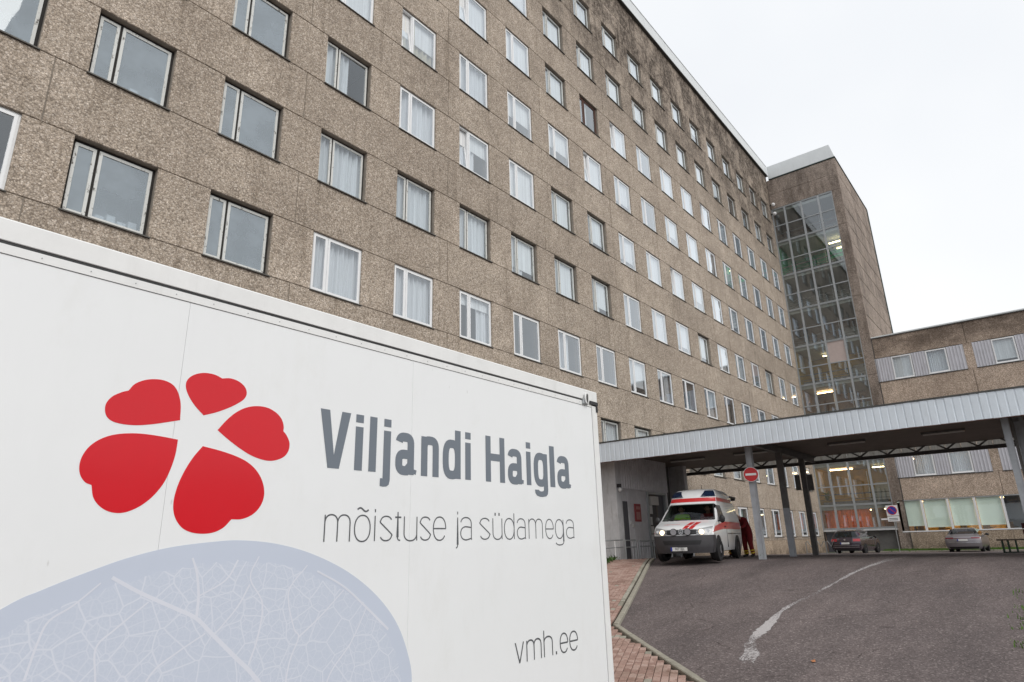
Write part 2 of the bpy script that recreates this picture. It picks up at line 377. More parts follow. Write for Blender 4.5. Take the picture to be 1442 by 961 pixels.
# worn paint
mt, n, p, new, lk = newmat('worn_white_paint'); o = n.nodes['Material Output']; v = pos(new)
at = new('ShaderNodeAttribute'); at.attribute_name = 'fade'
f = noise(new, lk, scaled(new, lk, v, (5, 12, 5)), 2.6, 6, .75); f2 = noise(new, lk, v, 50, 2, .7)
k = mth(new, lk, 'ADD', mth(new, lk, 'MULTIPLY', f, .8), mth(new, lk, 'MULTIPLY', f2, .35))
fac = mapr(new, lk, mth(new, lk, 'ADD', mth(new, lk, 'SUBTRACT', k, 1.06), at.outputs['Fac']), -.05, .07)
lk(ramp(new, lk, f2, [(.2, (.34,.32,.32)), (.8, (.56,.53,.53))]), p.inputs['Base Color']); setp(p, Roughness=.85)
tr = new('ShaderNodeBsdfTransparent'); mx_ = new('ShaderNodeMixShader'); lk(fac, mx_.inputs[0]); lk(tr.outputs[0], mx_.inputs[1]); lk(p.outputs[0], mx_.inputs[2]); lk(mx_.outputs[0], o.inputs[0])
M['worn'] = mt
# bricks of the pavement
def brickmat(name, a, b, c_):
    mt, n, p, new, lk = newmat(name); oi = new('ShaderNodeObjectInfo'); v = pos(new)
    vo = new('ShaderNodeTexVoronoi'); vo.inputs['Scale'].default_value = 4.3; lk(v, vo.inputs['Vector']); s_ = new('ShaderNodeSeparateColor'); lk(vo.outputs['Color'], s_.inputs[0])
    rnd = mth(new, lk, 'FRACT', mth(new, lk, 'ADD', oi.outputs['Random'], s_.outputs[0]))
    c = ramp(new, lk, rnd, [(0, a), (.55, b), (1, c_)])
    f = noise(new, lk, v, 30, 5, .75); c = mul(new, lk, c, ramp(new, lk, f, [(.3, .75), (.7, 1.15)]))
    g = noise(new, lk, v, .9, 5, .7); c = mul(new, lk, c, (.42,.40,.33), mapr(new, lk, g, .50, .72, 0, .8))
    lk(c, p.inputs['Base Color']); setp(p, Roughness=.9); bump(new, lk, f, p, .4, .005); return mt
M['brick'] = brickmat('red_paving_brick', (.30,.185,.15), (.40,.26,.215), (.47,.335,.285))
M['brickgrey'] = brickmat('grey_paving_brick', (.28,.26,.21), (.36,.34,.28), (.42,.40,.34))
M['bed'] = plain('sand_bed', (.075, .06, .045), .95, var=.4, nscale=10, world=True)
M['kerb'] = plain('kerb_concrete', (.36, .335, .275), .9, var=.35, nscale=9, bumps=.4, world=True)
M['grass'] = plain('grass_blades', (.10, .20, .03), .8, var=.5, nscale=3, world=True)
M['soil'] = plain('grassy_soil', (.06, .10, .025), .95, var=.5, nscale=5, world=True)
M['leafg'] = plain('weed_leaf', (.07, .15, .03), .7, var=.5, nscale=10, world=True)

# ------------------------------------------------------------------ ground
KX = [-400,-10,4,8,13,17,18.5,20.5,27,34,45,52,70,400]; KZ = [-1.05,-1.05,-1.05,-.87,-.45,-.08,-.02,0,-.07,-.2,-.44,-.51,-.51,-.51]
def gz(x):
    return float(sum(np.interp(x+d*1.2, KX, KZ) for d in (-1,-.5,0,.5,1))/5)
xs = [-400,-120,-40,-12,-6]+[i*.5 for i in range(-4, 112)]+[60,75,100,160,400]
ys = [-400,-120,-60,-35,-22,-16,-12,-8,-4,0,2,10,40,150,400]
mb = MB(); mb.v = [(x, y, gz(x)) for x in xs for y in ys]
ny = len(ys)
for i in range(len(xs)-1):
    for j in range(ny-1): mb.f.append((i*ny+j, (i+1)*ny+j, (i+1)*ny+j+1, i*ny+j+1)); mb.m.append(0)
tag(mb.build('asphalt_yard', M['asphalt'], smooth=True), kind='structure')

# worn streak of pale paint running up the ramp
pts = [(5.9,-10.62,.24,.30),(6.25,-10.5,.30,.50),(6.7,-10.42,.32,.54),(7.2,-10.2,.24,.46),(7.7,-10.08,.14,.50),(8.2,-10.02,.24,.62),(8.7,-9.96,.27,.64),(9.3,-9.88,.20,.6),(9.9,-9.80,.13,.54),(10.5,-9.76,.15,.52),(11.1,-9.77,.12,.48),(11.7,-9.83,.10,.42),
       (12.3,-9.86,.09,.42),(12.9,-9.88,.10,.52),(14,-9.92,.10,.50),(15.2,-9.97,.11,.54),(16.3,-10.08,.13,.54),(17.4,-10.2,.2,.50),(18.6,-10.28,.4,.44),(20,-10.3,.7,.38),(21.5,-10.35,.7,.15)]
me = bpy.data.meshes.new('worn_paint_streak'); vs = []; fs = []; fade = []
fine = []
for a, b in zip(pts[:-1], pts[1:]):
    for t in np.linspace(0, 1, 5)[:-1]: fine.append(tuple(a[i]+(b[i]-a[i])*t for i in range(4)))
for i, (x, y, w, fd) in enumerate(fine):
    w = w*.8+random.uniform(-.04, .04)
    for k, q in enumerate((-1, -.6, 0, .6, 1)):
        vs.append((x, y+q*w*.75, gz(x)+.005)); fade.append(fd if abs(q) < .7 else fd*.35 if abs(q) < 1 else 0)
    if i:
        for k in range(4): b0 = (i-1)*5+k; fs.append((b0, b0+5, b0+6, b0+1))
me.from_pydata(vs, [], fs); me.materials.append(M['worn']); a = me.attributes.new('fade', 'FLOAT', 'POINT'); a.data.foreach_set('value', fade)
tag(link(bpy.data.objects.new('worn_paint_streak', me)), kind='structure')

# kerb and brick pavement
CORNER = Vector((7.87, -7.49)); FAR = Vector((19.2, -2.46)); NEAR = Vector((3.2, -11.9))
ax = (FAR-CORNER).normalized(); ay = Vector((-ax.y, ax.x))
kerb_root = tag(link(bpy.data.objects.new('kerb', None)), kind='structure'); kerb_root.location = (CORNER.x, CORNER.y, gz(CORNER.x))
def kerb_line(a, b, step=1.0):
    d = (b-a); ln = d.length; d.normalize(); nrm = Vector((-d.y, d.x)); n = int(ln/step)
    for i in range(n):
        s0, s1 = ln*i/n+.006, ln*(i+1)/n-.006
        p0 = a+d*s0; p1 = a+d*s1; w = .05; mb = MB(); lo = []; hi = []; hi2 = []
        for p, sg in ((p0,-1),(p1,-1),(p1,1),(p0,1)):
            q = p+nrm*w*sg; lo.append((q.x, q.y, gz(q.x)-.1))
            hi.append((q.x, q.y, gz(q.x)+.062)); q2 = p+nrm*(w-.012)*sg; hi2.append((q2.x, q2.y, gz(q2.x)+.074+random.uniform(-.004,.004)))
        nn = len(mb.v); mb.v += lo+hi+hi2
        for k in range(4):
            j = (k+1) % 4
            mb.f += [(nn+k,nn+j,nn+4+j,nn+4+k),(nn+4+k,nn+4+j,nn+8+j,nn+8+k)]; mb.m += [0,0]
        mb.f.append((nn+8,nn+9,nn+10,nn+11)); mb.m.append(0)
        mb.build('kerb_stone', M['kerb'], kerb_root)
kerb_line(CORNER+ax*.05, FAR, 1.0); kerb_line(CORNER-(CORNER-NEAR).normalized()*.05, NEAR, 1.0)
# second flat kerb course beside the first, on the ramp
pav = tag(link(bpy.data.objects.new('brick_pavement', None)), kind='structure'); pav.location = (10, -5, gz(10))
mb = MB()
edge = [tuple(NEAR+(CORNER-NEAR)*t) for t in np.linspace(0, 1, 9)] + [tuple(CORNER+ax*t) for t in np.linspace(0.5, (FAR-CORNER).length, 22)]
for (x0, y0), (x1, y1) in zip(edge[:-1], edge[1:]):
    mb.poly([(x0,y0,gz(x0)+.02),(x1,y1,gz(x1)+.02),(x1,-.9 if x1>7.9 else -7.0+(x1-7.87)*-.2,gz(x1)+.03),(x0,-.9 if x0>7.9 else -7.0+(x0-7.87)*-.2,gz(x0)+.03)])
mb.build('brick_bed', M['bed'], pav)
BL, BW = .2, .1
bm_ = MB(); bm_.cbox(-BL/2+.004, BL/2-.004, -BW/2+.004, BW/2-.004, -.05, 0, .006, face='+z'); brick_me = bm_.mesh('brick', M['brick'])
brick_me_g = brick_me.copy(); brick_me_g.materials[0] = M['brickgrey']
nd = (NEAR-CORNER).normalized(); nn_ = Vector((nd.y, -nd.x))
def on_pave(p):
    q = p-CORNER
    if q.dot(ay) < .11 and nn_.dot(q) < .11: return False
    return p.y < -1.0 and p.x > 3.6 and p.y < -10.73+(p.x-2.36)*.61+3.2
cand = []
for i in range(-40, 62):
    for j in range(-30, 62):
        off = (BL/2 if j % 2 else 0)
        p = CORNER+ax*(i*BL+off)+ay*(.1+j*BW+BW/2)
        if not on_pave(p): continue
        cand.append((((p-Vector((-3.38,-14.23))).length)+(60 if p.y > -10.73+(p.x-2.36)*.61+.15 else 0), i, j, p))
cand.sort(key=lambda t: t[0]); rest = MB(); rests = MB()
rot = math.atan2(ax.y, ax.x)
for k, (dst, i, j, p) in enumerate(cand):
    sl = math.atan((gz(p.x+.1)-gz(p.x-.1))/.2); grey = (i == -6) or (j == 0 and i > 10) or random.random() < .012
    z = gz(p.x)+.062+random.uniform(-.004, .004)
    if k < 300:
        o = inst('brick', brick_me_g if grey else brick_me, pav, (p.x, p.y, z), (random.uniform(-.02,.02), -sl*ax.x+random.uniform(-.02,.02), rot+random.uniform(-.015,.015)))
    else:
        tgt = rests if grey else rest; M4 = Matrix.Translation((p.x, p.y, z)) @ Matrix.Rotation(rot, 4, 'Z') @ Matrix.Rotation(-sl*ax.x, 4, 'Y')
        n0 = len(tgt.v); tgt.v += [tuple(M4 @ Vector(q)) for q in bm_.v]; tgt.f += [tuple(n0+a for a in f) for f in bm_.f]; tgt.m += bm_.m
tag(rest.build('far_bricks', M['brick'], pav), kind='stuff')
if rests.v: tag(rests.build('far_grey_bricks', M['brickgrey'], pav), kind='stuff')

# ------------------------------------------------------------------ main hospital block: facade on the plane y = 0
SP, OW, OH, F0, FH = 2.9, 1.683, 1.734, 7.3, 3.3
def sill(r): return F0+FH*r
XL, XR, ROOF = -9.3, 52.0, 32.05
hosp = thing('hospital_building', 'long nine-storey hospital block of brown pebble-dashed panels with rows of windows', 'building', (22, 0, gz(22)))
MAXR = {-1:1, 0:2, 1:3, 2:3, 3:4, 4:5, 5:6}
def cx(c): return c*SP+(.30 if c < 0 else 0)
def has_window(c, r):
    if c < -1 or r > MAXR.get(c, 6): return False
    if r < 0 and c < 2: return False
    if r == -2 and 6 <= c < 8: return False
    return True
def opening_rows(): return range(-2, 7)
core = MB()
bands = []
zb = -.75
for r in opening_rows(): bands.append((zb, sill(r))); zb = sill(r)+OH
bands.append((zb, ROOF))
for (a, b) in bands: core.box(XL, XR, .025, .37, a, b)
for r in opening_rows():
    x = XL
    for c in range(-1, 18):
        if has_window(c, r): core.box(x, cx(c), .025, .37, sill(r), sill(r)+OH); x = cx(c)+OW
    core.box(x, XR, .025, .37, sill(r), sill(r)+OH)
core.build('wall_core', M['joint'], hosp)
def panel_mesh(name, w, h, mat, face='-y', t=.05, c=.012):
    b = MB()
    if face == '-y': b.cbox(0, w, 0, t, 0, h, c)
    else: b.cbox(0, t, -w, 0, 0, h, c, face='-x')
    return b.mesh(name, mat)
JX = [-6.4]+[-.6+5.8*k for k in range(0, 10)]+[XR]
JX = [XL]+[x for x in JX if x < XR-.5]+[XR]
cache = {}
def panel(name, x0, x1, z0, z1, mat, parent, y=0.0):
    k = (round(x1-x0, 3), round(z1-z0, 3), mat.name)
    if k not in cache: cache[k] = panel_mesh(name, x1-x0, z1-z0, mat)
    return inst(name, cache[k], parent, (x0, y, z0))
for bi, (a, b) in enumerate(bands):
    rows = [(a, b)]
    if bi == 0: rows = [(a, -.75+1.25)]
    if bi == len(bands)-1: rows = [(a, 30.4), (30.4, b)]
    for (z0, z1) in rows:
        for x0, x1 in zip(JX[:-1], JX[1:]):
            if bi == 0:
                n = max(1, round((x1-x0)/1.45))
                for k in range(n):
                    if x0+(k+1)*(x1-x0)/n > -8: panel('plinth_panel', x0+(x1-x0)*k/n+.008, x0+(x1-x0)*(k+1)/n-.008, z0, z1, M['plinth'], hosp)
            else: panel('spandrel_panel', x0+.011, x1-.011, z0+.008, z1-.008, M['pebble'], hosp, random.uniform(-.003, .003))
    if bi == 0: panel('spandrel_panel', XL, XR, .516, b-.008, M['pebble'], hosp)
for r in opening_rows():
    x = XL
    for c in list(range(-1, 18))+[None]:
        if c is None or has_window(c, r):
            x1 = XR if c is None else cx(c)
            if x1-x > .1 and not (r < 0 and x1 < 5):
                if x1-x < 8: panel('pier_panel', x-.003, x1+.003, sill(r)+.008, sill(r)+OH-.008, M['pebble'], hosp, random.uniform(-.003, .003))
                else: panel('pier_panel', x+.008, x1+.003, sill(r)+.008, sill(r)+OH-.008, M['pebble'], hosp)
            if c is not None: x = cx(c)+OW
# roof, end walls, cornice band
b = MB(); b.box(XL, XR, .38, 16, 31.8, 32.0); b.box(XL, XL+.3, .38, 16, -1.2, 31.79); b.box(XL, XR, 15.7, 15.99, -1.2, 31.79); b.build('roof_and_back_wall', M['joint'], hosp)
b = MB()
for k in range(21):
    x0 = XL+k*(XR-XL)/21; x1 = XL+(k+1)*(XR-XL)/21-.012
    b.box(x0, x1, -.16, .9, ROOF+.05, ROOF+.98)
b.build('roof_band', M['band'], hosp)
b = MB(); b.box(XL, XR, -.19, .95, ROOF-.02, ROOF+.045); b.build('roof_edge_trim', M['darktrim'], hosp)
b = MB(); b.box(XL, XR, -.19, .95, ROOF+.985, ROOF+1.02); b.build('roof_top_trim', M['band'], hosp)
# rooms behind the windows
b = MB(); b.box(XL, XR-.1, 3.0, 3.1, -.6, 31.7)
for c in range(-2, 18): b.box(c*SP+OW+.55, c*SP+OW+.65, .38, 2.99, -.6, 31.7)
b.build('interior_wall', M['room'], hosp)
b = MB()
for r in range(-2, 8): b.box(XL, XR-.1, .38, 2.98, sill(r)-1.05, sill(r)-.8)
b.build('floor_slab', M['roomfloor'], hosp)

# windows
MULL = .30*OW
def ring(b, x0, x1, z0, z1, w, y0, y1, mi=0):
    b.box(x0, x1, y0, y1, z0, z0+w, mi); b.box(x0, x1, y0, y1, z1-w, z1, mi); b.box(x0, x0+w, y0, y1, z0+w, z1-w, mi); b.box(x1-w, x1, y0, y1, z0+w, z1-w, mi)
def frame_mesh(name, mat, w, y0, y1):
    b = MB(); ring(b, 0, OW, 0, OH, w, y0, y1); b.box(MULL-w*.5, MULL+w*.5, y0+.005, y1-.005, w, OH-w); return b.mesh(name, mat)
def sash_mesh(name, mat, wd, ht, w, d):
    b = MB(); ring(b, 0, wd, 0, ht, w, 0, d); return b.mesh(name, mat)
def pane_mesh(name, mat, wd, ht, w):
    b = MB(); b.poly([(w-.01,.022,w-.01),(wd-w+.01,.022,w-.01),(wd-w+.01,.022,ht-w+.01),(w-.01,.022,ht-w+.01)]); return b.mesh(name, mat)
KIND = {}
for key, fm, fw, fy, sm, sw, gm in (('old', 'blackwood', .062, .17, 'oldwhite', .06, 'glass'), ('peel', 'blackwood', .075, .17, 'oldwhite2', .065, 'sheenglass'), ('brown', 'brownwood', .07, .14, 'brownwood', .06, 'glass'), ('pvc', 'pvc', .055, .07, 'pvc', .062, 'pvcglass')):
    lo = fw-.008; ht = OH-2*lo
    n0, n1 = lo, MULL-fw*.5+.008; w0, w1 = MULL+fw*.5-.008, OW-lo
    KIND[key] = dict(frame=frame_mesh('window', M[fm], fw, fy, fy+.09), sy=fy-.02 if key != 'old' else fy-.015, lo=lo, n=(n0, sash_mesh('sash', M[sm], n1-n0, ht, sw, .06), pane_mesh('pane', M[gm], n1-n0, ht, sw)),
                     w=(w0, sash_mesh('sash', M[sm], w1-w0, ht, sw, .06), pane_mesh('pane', M[gm], w1-w0, ht, sw)))
b = MB(); b.box(-.03, OW+.03, -.055, .15, -.035, -.006); SILL_OLD = b.mesh('sill', M['sillmetal'])
b = MB(); b.box(-.02, OW+.02, -.045, .075, -.028, -.005); SILL_NEW = b.mesh('sill', M['sillmetal'])
def curtain_mesh(name, mat, x0, x1, z0, z1, folds=9, amp=.055):
    b = MB(); n = folds*6; a = []
    ph = random.random()*6
    for i in range(n+1):
        t = i/n; a.append((x0+(x1-x0)*t, amp*(math.sin(t*folds*6.28+ph)+.5*math.sin(t*folds*2.7+ph))))
    for (p, q) in zip(a[:-1], a[1:]): b.poly([(p[0], p[1], z0), (q[0], q[1], z0), (q[0], q[1], z1), (p[0], p[1], z1)])
    return b.mesh(name, mat, smooth=True)
CUR = [curtain_mesh('curtain', M['curtain'], 0, OW, -.1, OH, 10), curtain_mesh('curtain', M['curtain'], 0, OW, -.1, OH, 7), curtain_mesh('curtain', M['curtain'], 0, OW*.62, -.1, OH, 5),
       curtain_mesh('curtain', M['curtain'], OW*.6, OW, -.1, OH, 4), curtain_mesh('curtain', M['cream'], 0, OW, -.1, OH, 8)]
def blind_mesh(fr, mat='blind', x0=.04, x1=OW-.04):
    b = MB(); b.box(x0, x1, 0, .006, OH*(1-fr), OH); b.cyl(((x0+x1)/2, 0, OH*(1-fr)), (1,0,0), .012, x1-x0, 6); return b.mesh('blind', M[mat])
BLI = {f: blind_mesh(f) for f in (.25, .4, .6, .75, 1.0)}
b = MB()   # a radiator and boxes on a window board, seen through the nearest old windows
b.box(.1, OW-.1, .05, .35, .18, .22); [b.box(.75+.22*i, .92+.22*i, .08, .3, .225, .36+.08*(i % 2)) for i in range(4)]; SHELF = b.mesh('window_board', M['white'])
def ktype(c, r):
    if (c, r) in ((0,0),(0,1),(1,0),(1,1),(1,2),(-1,1),(0,2)): return 'peel'
    if (c, r) in ((7,4),(6,6)): return 'brown'
    if r == 6 or (r == 5 and c >= 6) or (r == 4 and c == 6): return 'old'
    if r == 2 and c in (2, 6, 7): return 'old'
    if r == 1 and (c <= 7 or c in (11, 15)): return 'old'
    if r == -1 and c <= 12: return 'old'
    return 'pvc'
TILT = {(3,3), (4,4), (4,2), (7,3), (8,4), (12,4), (10,2)}
def fill(c, r):
    t = ktype(c, r)
    if (c, r) in ((2,1),(2,0),(3,1),(3,0),(3,2)): return [CUR[0]] if (c, r) != (3,2) else [CUR[1]]
    if (c, r) == (4,0): return [BLI[.25], CUR[3]]
    if (c, r) == (3,3): return [CUR[4], BLI[.6]]
    if (c, r) in ((4,1),): return [CUR[1]]
    if (c, r) in ((5,1),(6,1),(7,1)): return [BLI[1.0] if c == 6 else BLI[.75], CUR[2]]
    if (c, r) == (8,0): return [BLI[.75]]
    if r == 0 and c >= 9: return [CUR[3]] if c % 2 else []
    if t == 'peel': return [SHELF] if c == 0 else []
    if r == 0: return [CUR[2]] if c == 6 else []
    rr = random.random()
    if r <= -1: return [CUR[1]] if rr < .35 else [BLI[.4]] if rr < .55 else []
    if c >= 14: return [CUR[1]] if rr < .35 else [CUR[2]] if rr < .5 else []
    return [BLI[1.0]] if rr < .42 else [BLI[.75]] if rr < .58 else [BLI[.4], CUR[2]] if rr < .66 else [CUR[0]] if rr < .78 else [BLI[.6]] if rr < .9 else [CUR[2]]
for r in opening_rows():
    for c in range(-1, 18):
        if not has_window(c, r): continue
        k = ktype(c, r); K = KIND[k]
        w = inst('window', K['frame'], hosp, (cx(c), 0, sill(r)))
        for part in 'nw':
            x0, sm, pm = K[part]
            rx = -R(7.5) if (part == 'n' and (c, r) in TILT) else (R(random.uniform(-.25, .25)))
            rz = R(random.uniform(-.3, .3))
            for nm, me in (('sash', sm), ('pane', pm)):
                o = inst(nm, me, w, (x0, K['sy'], K['lo']), (rx, 0, rz), True)
        inst('sill', SILL_NEW if k == 'pvc' else SILL_OLD, w, (0, 0, 0), (0, 0, 0), True)
        for q in fill(c, r):
            inst(q.name.split('.')[0], q, w, (0, (.19 if k == 'pvc' else .27) if q.name.startswith('blind') else (.26 if k == 'pvc' else .33) if q.name.startswith('curt') else .4, 0), (0, 0, 0), True)

# ------------------------------------------------------------------ glazed stair tower at the far end (front on the plane x = 52)
XT, YT0, YT1 = 52.0, -5.06, -5.76
tower = thing('stair_tower', 'tall dark stair tower with a glazed grid front closing the far end of the block', 'building', (XT+3, -3, gz(54)))
b = MB(); b.box(XT+.03, XT+12.2, YT1+.02, YT0-.02, -.8, 31.6); b.box(XT+.03, XT+.4, YT0-.02, .3, 28.7, 31.6); b.box(XT+12.0, XT+12.3, YT1+.03, 16, -.8, 31.6)
b.box(XT+.4, XT+12, YT0, 16, 31.2, 31.55); b.build('wall_core', M['joint'], tower)
fl = [-.75, 2.9, 6.15, 9.35, 12.5, 15.77, 19.03, 22.25, 25.45, 28.65, 31.62]
for z0, z1 in zip(fl[:-1], fl[1:]):
    bb = MB(); bb.cbox(XT, XT+.06, YT1, YT0, z0+.012, z1-.012, .014, face='-x'); bb.build('corner_panel', M['tower'], tower)
    for k in range(2):
        bb = MB(); x0 = XT+.08+k*6.05; n0 = [(x0, YT1, z0+.012), (x0+6.02, YT1, z0+.012), (x0+6.02, YT1, z1-.012), (x0, YT1, z1-.012)]
        zm = (z0+z1)/2
        for q0, q1 in ((z0+.03, zm-.03), (zm+.03, z1-.03)):
            bb = MB(); bb.cbox(x0, x0+6.03, YT1+random.uniform(-.012,.0), YT1+.06, q0, q1, .015); bb.build('side_panel', M['tower'], tower)
for z0, z1 in ((28.72, 30.15), (30.17, 31.62)):
    bb = MB(); bb.cbox(XT, XT+.06, YT0+.01, -.02, z0, z1, .014, face='-x'); bb.build('head_panel', M['tower'], tower)
b = MB(); b.box(XT-.06, XT+12.3, YT1-.06, -.2, 31.65, 31.72); b.box(XT+12.28, XT+12.36, YT1-.07, YT1+.2, 17, 31.64); b.build('roof_edge_trim', M['greentrim'], tower)
b = MB()   # white band: stands back a little and tapers down along the side
zt = 32.98
b.poly([(XT-.05,-.2,31.73),(XT-.05,YT1-.02,31.73),(XT-.05,YT1+.25,zt),(XT-.05,-.2,zt)]); b.poly([(XT-.05,YT1-.02,31.73),(XT+3.0,YT1-.02,31.73),(XT+3.0,YT1+.25,31.75),(XT-.05,YT1+.25,zt)])
b.poly([(XT-.05,-.2,zt),(XT-.05,YT1+.25,zt),(XT+3.0,YT1+.25,31.75),(XT+3.0,-.2,31.75)]); b.build('roof_band', M['band'], tower)
b = MB(); b.cyl((XT+.6, -2.9, 33.0), (0,0,1), .22, .5, 12); b.build('roof_vent', M['band'], tower)
# glazing grid
GY = [-.04, -1.10, -2.50, -3.92, YT0+.02]
GZ = [1.17, 2.9, 4.3, 6.15, 7.6, 9.35, 10.75, 12.5, 13.95, 15.77, 17.25, 19.03, 20.45, 22.25, 23.7, 25.45, 27.0, 28.66]
for i, y in enumerate(GY):
    bb = MB(); w = .05 if i in (0, 4) else .075; bb.box(XT+.03, XT+.13, y-w, y+w, 1.1, 28.70); bb.build('mullion', M['steel'], tower)
for i, z in enumerate(GZ):
    floorline = i % 2 == 1
    for j in range(4):
        bb = MB(); y0, y1 = GY[j+1]+.07, GY[j]-.07
        if floorline or i == 0: bb.box(XT+.02, XT+.12, y0, y1, z-.07, z-.012); bb.box(XT+.02, XT+.12, y0, y1, z+.012, z+.07); bb.box(XT+.05, XT+.10, y0, y1, z-.012, z+.012)
        else: bb.box(XT+.035, XT+.12, y0, y1, z-.04, z+.04)
        bb.build('transom', M['steel'], tower)
for i in range(len(GZ)-1):
    for j in range(4):
        if GZ[i] == 13.95 and j == 2: mt = M['pinkpanel']
        else: mt = M['towerglass']
        y0, y1 = GY[j+1]+.06, GY[j]-.06
        tl = random.uniform(-.002, .002)
        bb = MB(); bb.poly([(XT+.085+tl, y1, GZ[i]+.03), (XT+.085, y0, GZ[i]+.03), (XT+.085-tl, y0, GZ[i+1]-.03), (XT+.085+random.uniform(-.002,.002), y1, GZ[i+1]-.03)])
        bb.build('pane' if mt is not M['pinkpanel'] else 'blank_panel', mt, tower, fix=False)
# what shows through: landings, back walls by floor, rails, lit tubes
lev = [2.9, 6.15, 9.35, 12.5, 15.77, 19.03, 22.25, 25.45, 28.65]
for z in lev:
    bb = MB(); bb.box(XT+.16, XT+4.6, YT0+.02, -.05, z-.32, z-.02); bb.build('landing_slab', M['hallgrey'], tower)
    if z < 28:
        bb = MB(); bb.box(XT+.22, XT+.27, YT0+.05, -.06, z+.78, z+.86); bb.box(XT+.22, XT+.27, YT0+.05, -.06, z+.42, z+.46); bb.box(XT+.2, XT+.34, YT0+.3, -.3, z+.02, z+.28); bb.build('landing_rail', M['brownsteel'], tower)
        for k in range(3):
            bb = MB(); yy = -.5-1.35*k; bb.box(XT+2.6, XT+2.68, yy-.05, yy, z, z+2.6); bb.build('door_post', M['white'], tower)
for z0, z1, mt in ((-.6, 2.58, 'hallbrown'), (2.88, 5.83, 'yellow'), (6.13, 9.03, 'hallbrown'), (9.33, 12.18, 'hallbrown'), (12.48, 15.45, 'yellow'), (15.75, 18.7, 'hallbrown'), (19.0, 21.93, 'hallgrey'), (22.23, 25.13, 'green'), (25.43, 28.33, 'hallbrown')):
    bb = MB(); bb.box(XT+4.3, XT+4.4, YT0+.02, -.05, z0, z1); bb.box(XT+.2, XT+4.29, -.09, -.05, z0, z1); bb.box(XT+.2, XT+4.29, YT0+.02, YT0+.06, z0, z1); bb.build('hall_wall', M[mt], tower)
    if z0 > 2:     # stair flight crossing the landing
        bb = MB()
        for k in range(9): bb.box(XT+1.0+.28*k, XT+1.28+.28*k, -4.9, -3.6, z0+.16*k+.3, z0+.16*(k+1)+.3)
        bb.build('stair_flight', M['hallgrey'], tower)
bb = MB()
n = 24; a = [(-.2-3.2*i/n, .06*math.sin(i*1.9)) for i in range(n+1)]
for p, q in zip(a[:-1], a[1:]): bb.poly([(XT+.5+p[1], p[0], 1.18), (XT+.5+q[1], q[0], 1.18), (XT+.5+q[1], q[0], 2.56), (XT+.5+p[1], p[0], 2.56)])
bb.build('curtain', M['orange'], tower)
for (x, y0, y1, z, g) in ((53.2, -4.75, -3.95, 5.6, 'glow'), (53.2, -4.75, -4.25, 2.5, 'glow'), (53.6, -4.9, -3.8, 24.7, 'glow'), (55.6, -4.9, -4.0, 24.9, 'glow'), (53.6, -4.6, -4.1, 8.8, 'glowwarm'), (54.0, -3.7, -3.3, 8.8, 'glowwarm'), (53.0, -2.9, -2.8, 8.05, 'glowwarm'), (54.2, -3.0, -1.5, 2.5, 'glowwarm'), (54.4, -3, -1.6, 15.2, 'glow'), (53.9, -3.2, -1.0, 2.5, 'glowwarm'), (54.0, -2.4, -.6, 5.7, 'glowwarm'), (53.8, -2.0, -.8, 12.0, 'glowwarm')):
    bb = MB(); bb.box(x, x+.12, y0, y1, z, z+.07); bb.build('ceiling_lamp', M[g], tower)
# dark base wall under the glazing with a low door
b = MB(); b.box(XT+.35, XT+.6, YT0+.01, -.02, -.8, 1.02); b.build('base_wall', M['darkconcrete'], tower)
b = MB(); b.box(XT-.02, XT+.35, YT0+.01, -.02, 1.0, 1.10); b.build('base_ledge', M['concrete'], tower)
b = MB(); b.box(XT+.30, XT+.36, -.95, -.12, -.6, .9); d = b.build('base_door', M['darkdoor'], tower)
b = MB(); b.box(XT+.27, XT+.33, -1.02, -.95, -.6, .95); b.box(XT+.27, XT+.33, -.95, -.12, .9, .95); b.build('door_frame', M['steel'], d)

# ------------------------------------------------------------------ low wing to the right of the tower
wing = thing('low_wing', 'low four-storey brown wing with grey ribbed window bands right of the glazed tower', 'building', (XT+4, -14, gz(55)))
Y1W = -36.0; WTOP = 15.3
b = MB(); BA = [(11.8, 13.67), (8.2, 10.05), (4.6, 6.42)]; CAFE = (.80, 3.02)
zs = [-.8, CAFE[0], CAFE[1], BA[2][0], BA[2][1], BA[1][0], BA[1][1], BA[0][0], BA[0][1], WTOP-.05]
for z0, z1 in zip(zs[0::2], zs[1::2]): b.box(XT+.03, XT+.35, Y1W, YT1-.0, z0, z1)
pier_y = [-5.72]+[-11.72-6.26*k for k in range(4)]
for y in pier_y[1:]: b.box(XT+.03, XT+.35, y-.27, y+.27, CAFE[1], WTOP-.1)
b.box(XT+.4, XT+13, Y1W, YT1-.02, WTOP-.3, WTOP-.06); b.box(XT+12.8, XT+13.1, Y1W, YT1-.02, -.8, WTOP-.35); b.box(XT+.4, XT+13, Y1W, Y1W+.3, -.8, WTOP-.35)
b.build('wall_core', M['joint'], wing)
ye = [YT1-.04]+pier_y[1:]+[Y1W]
for z0, z1 in zip(zs[0::2], zs[1::2]):
    for a, c2 in zip(ye[:-1], ye[1:]):
        bb = MB(); bb.cbox(XT, XT+.06, c2+.012, a-.012, z0+.006, z1-.006, .014, face='-x')
        bb.build('spandrel_panel' if z0 > 0 else 'plinth_panel', M['wing'] if z0 > 0 else M['plinth'], wing)
for y in pier_y[1:]:
    for z0, z1 in BA:
        bb = MB(); bb.cbox(XT, XT+.06, y-.268, y+.268, z0, z1, .014, face='-x'); bb.build('pier_panel', M['wing'], wing)
b = MB(); b.box(XT-.07, XT+.6, Y1W, YT1-.02, WTOP-.04, WTOP+.09); b.build('roof_coping', M['band'], wing)
b = MB(); b.box(XT-.08, XT-.072, Y1W, YT1-.02, WTOP-.06, WTOP-.0); b.build('coping_drip', M['darktrim'], wing)
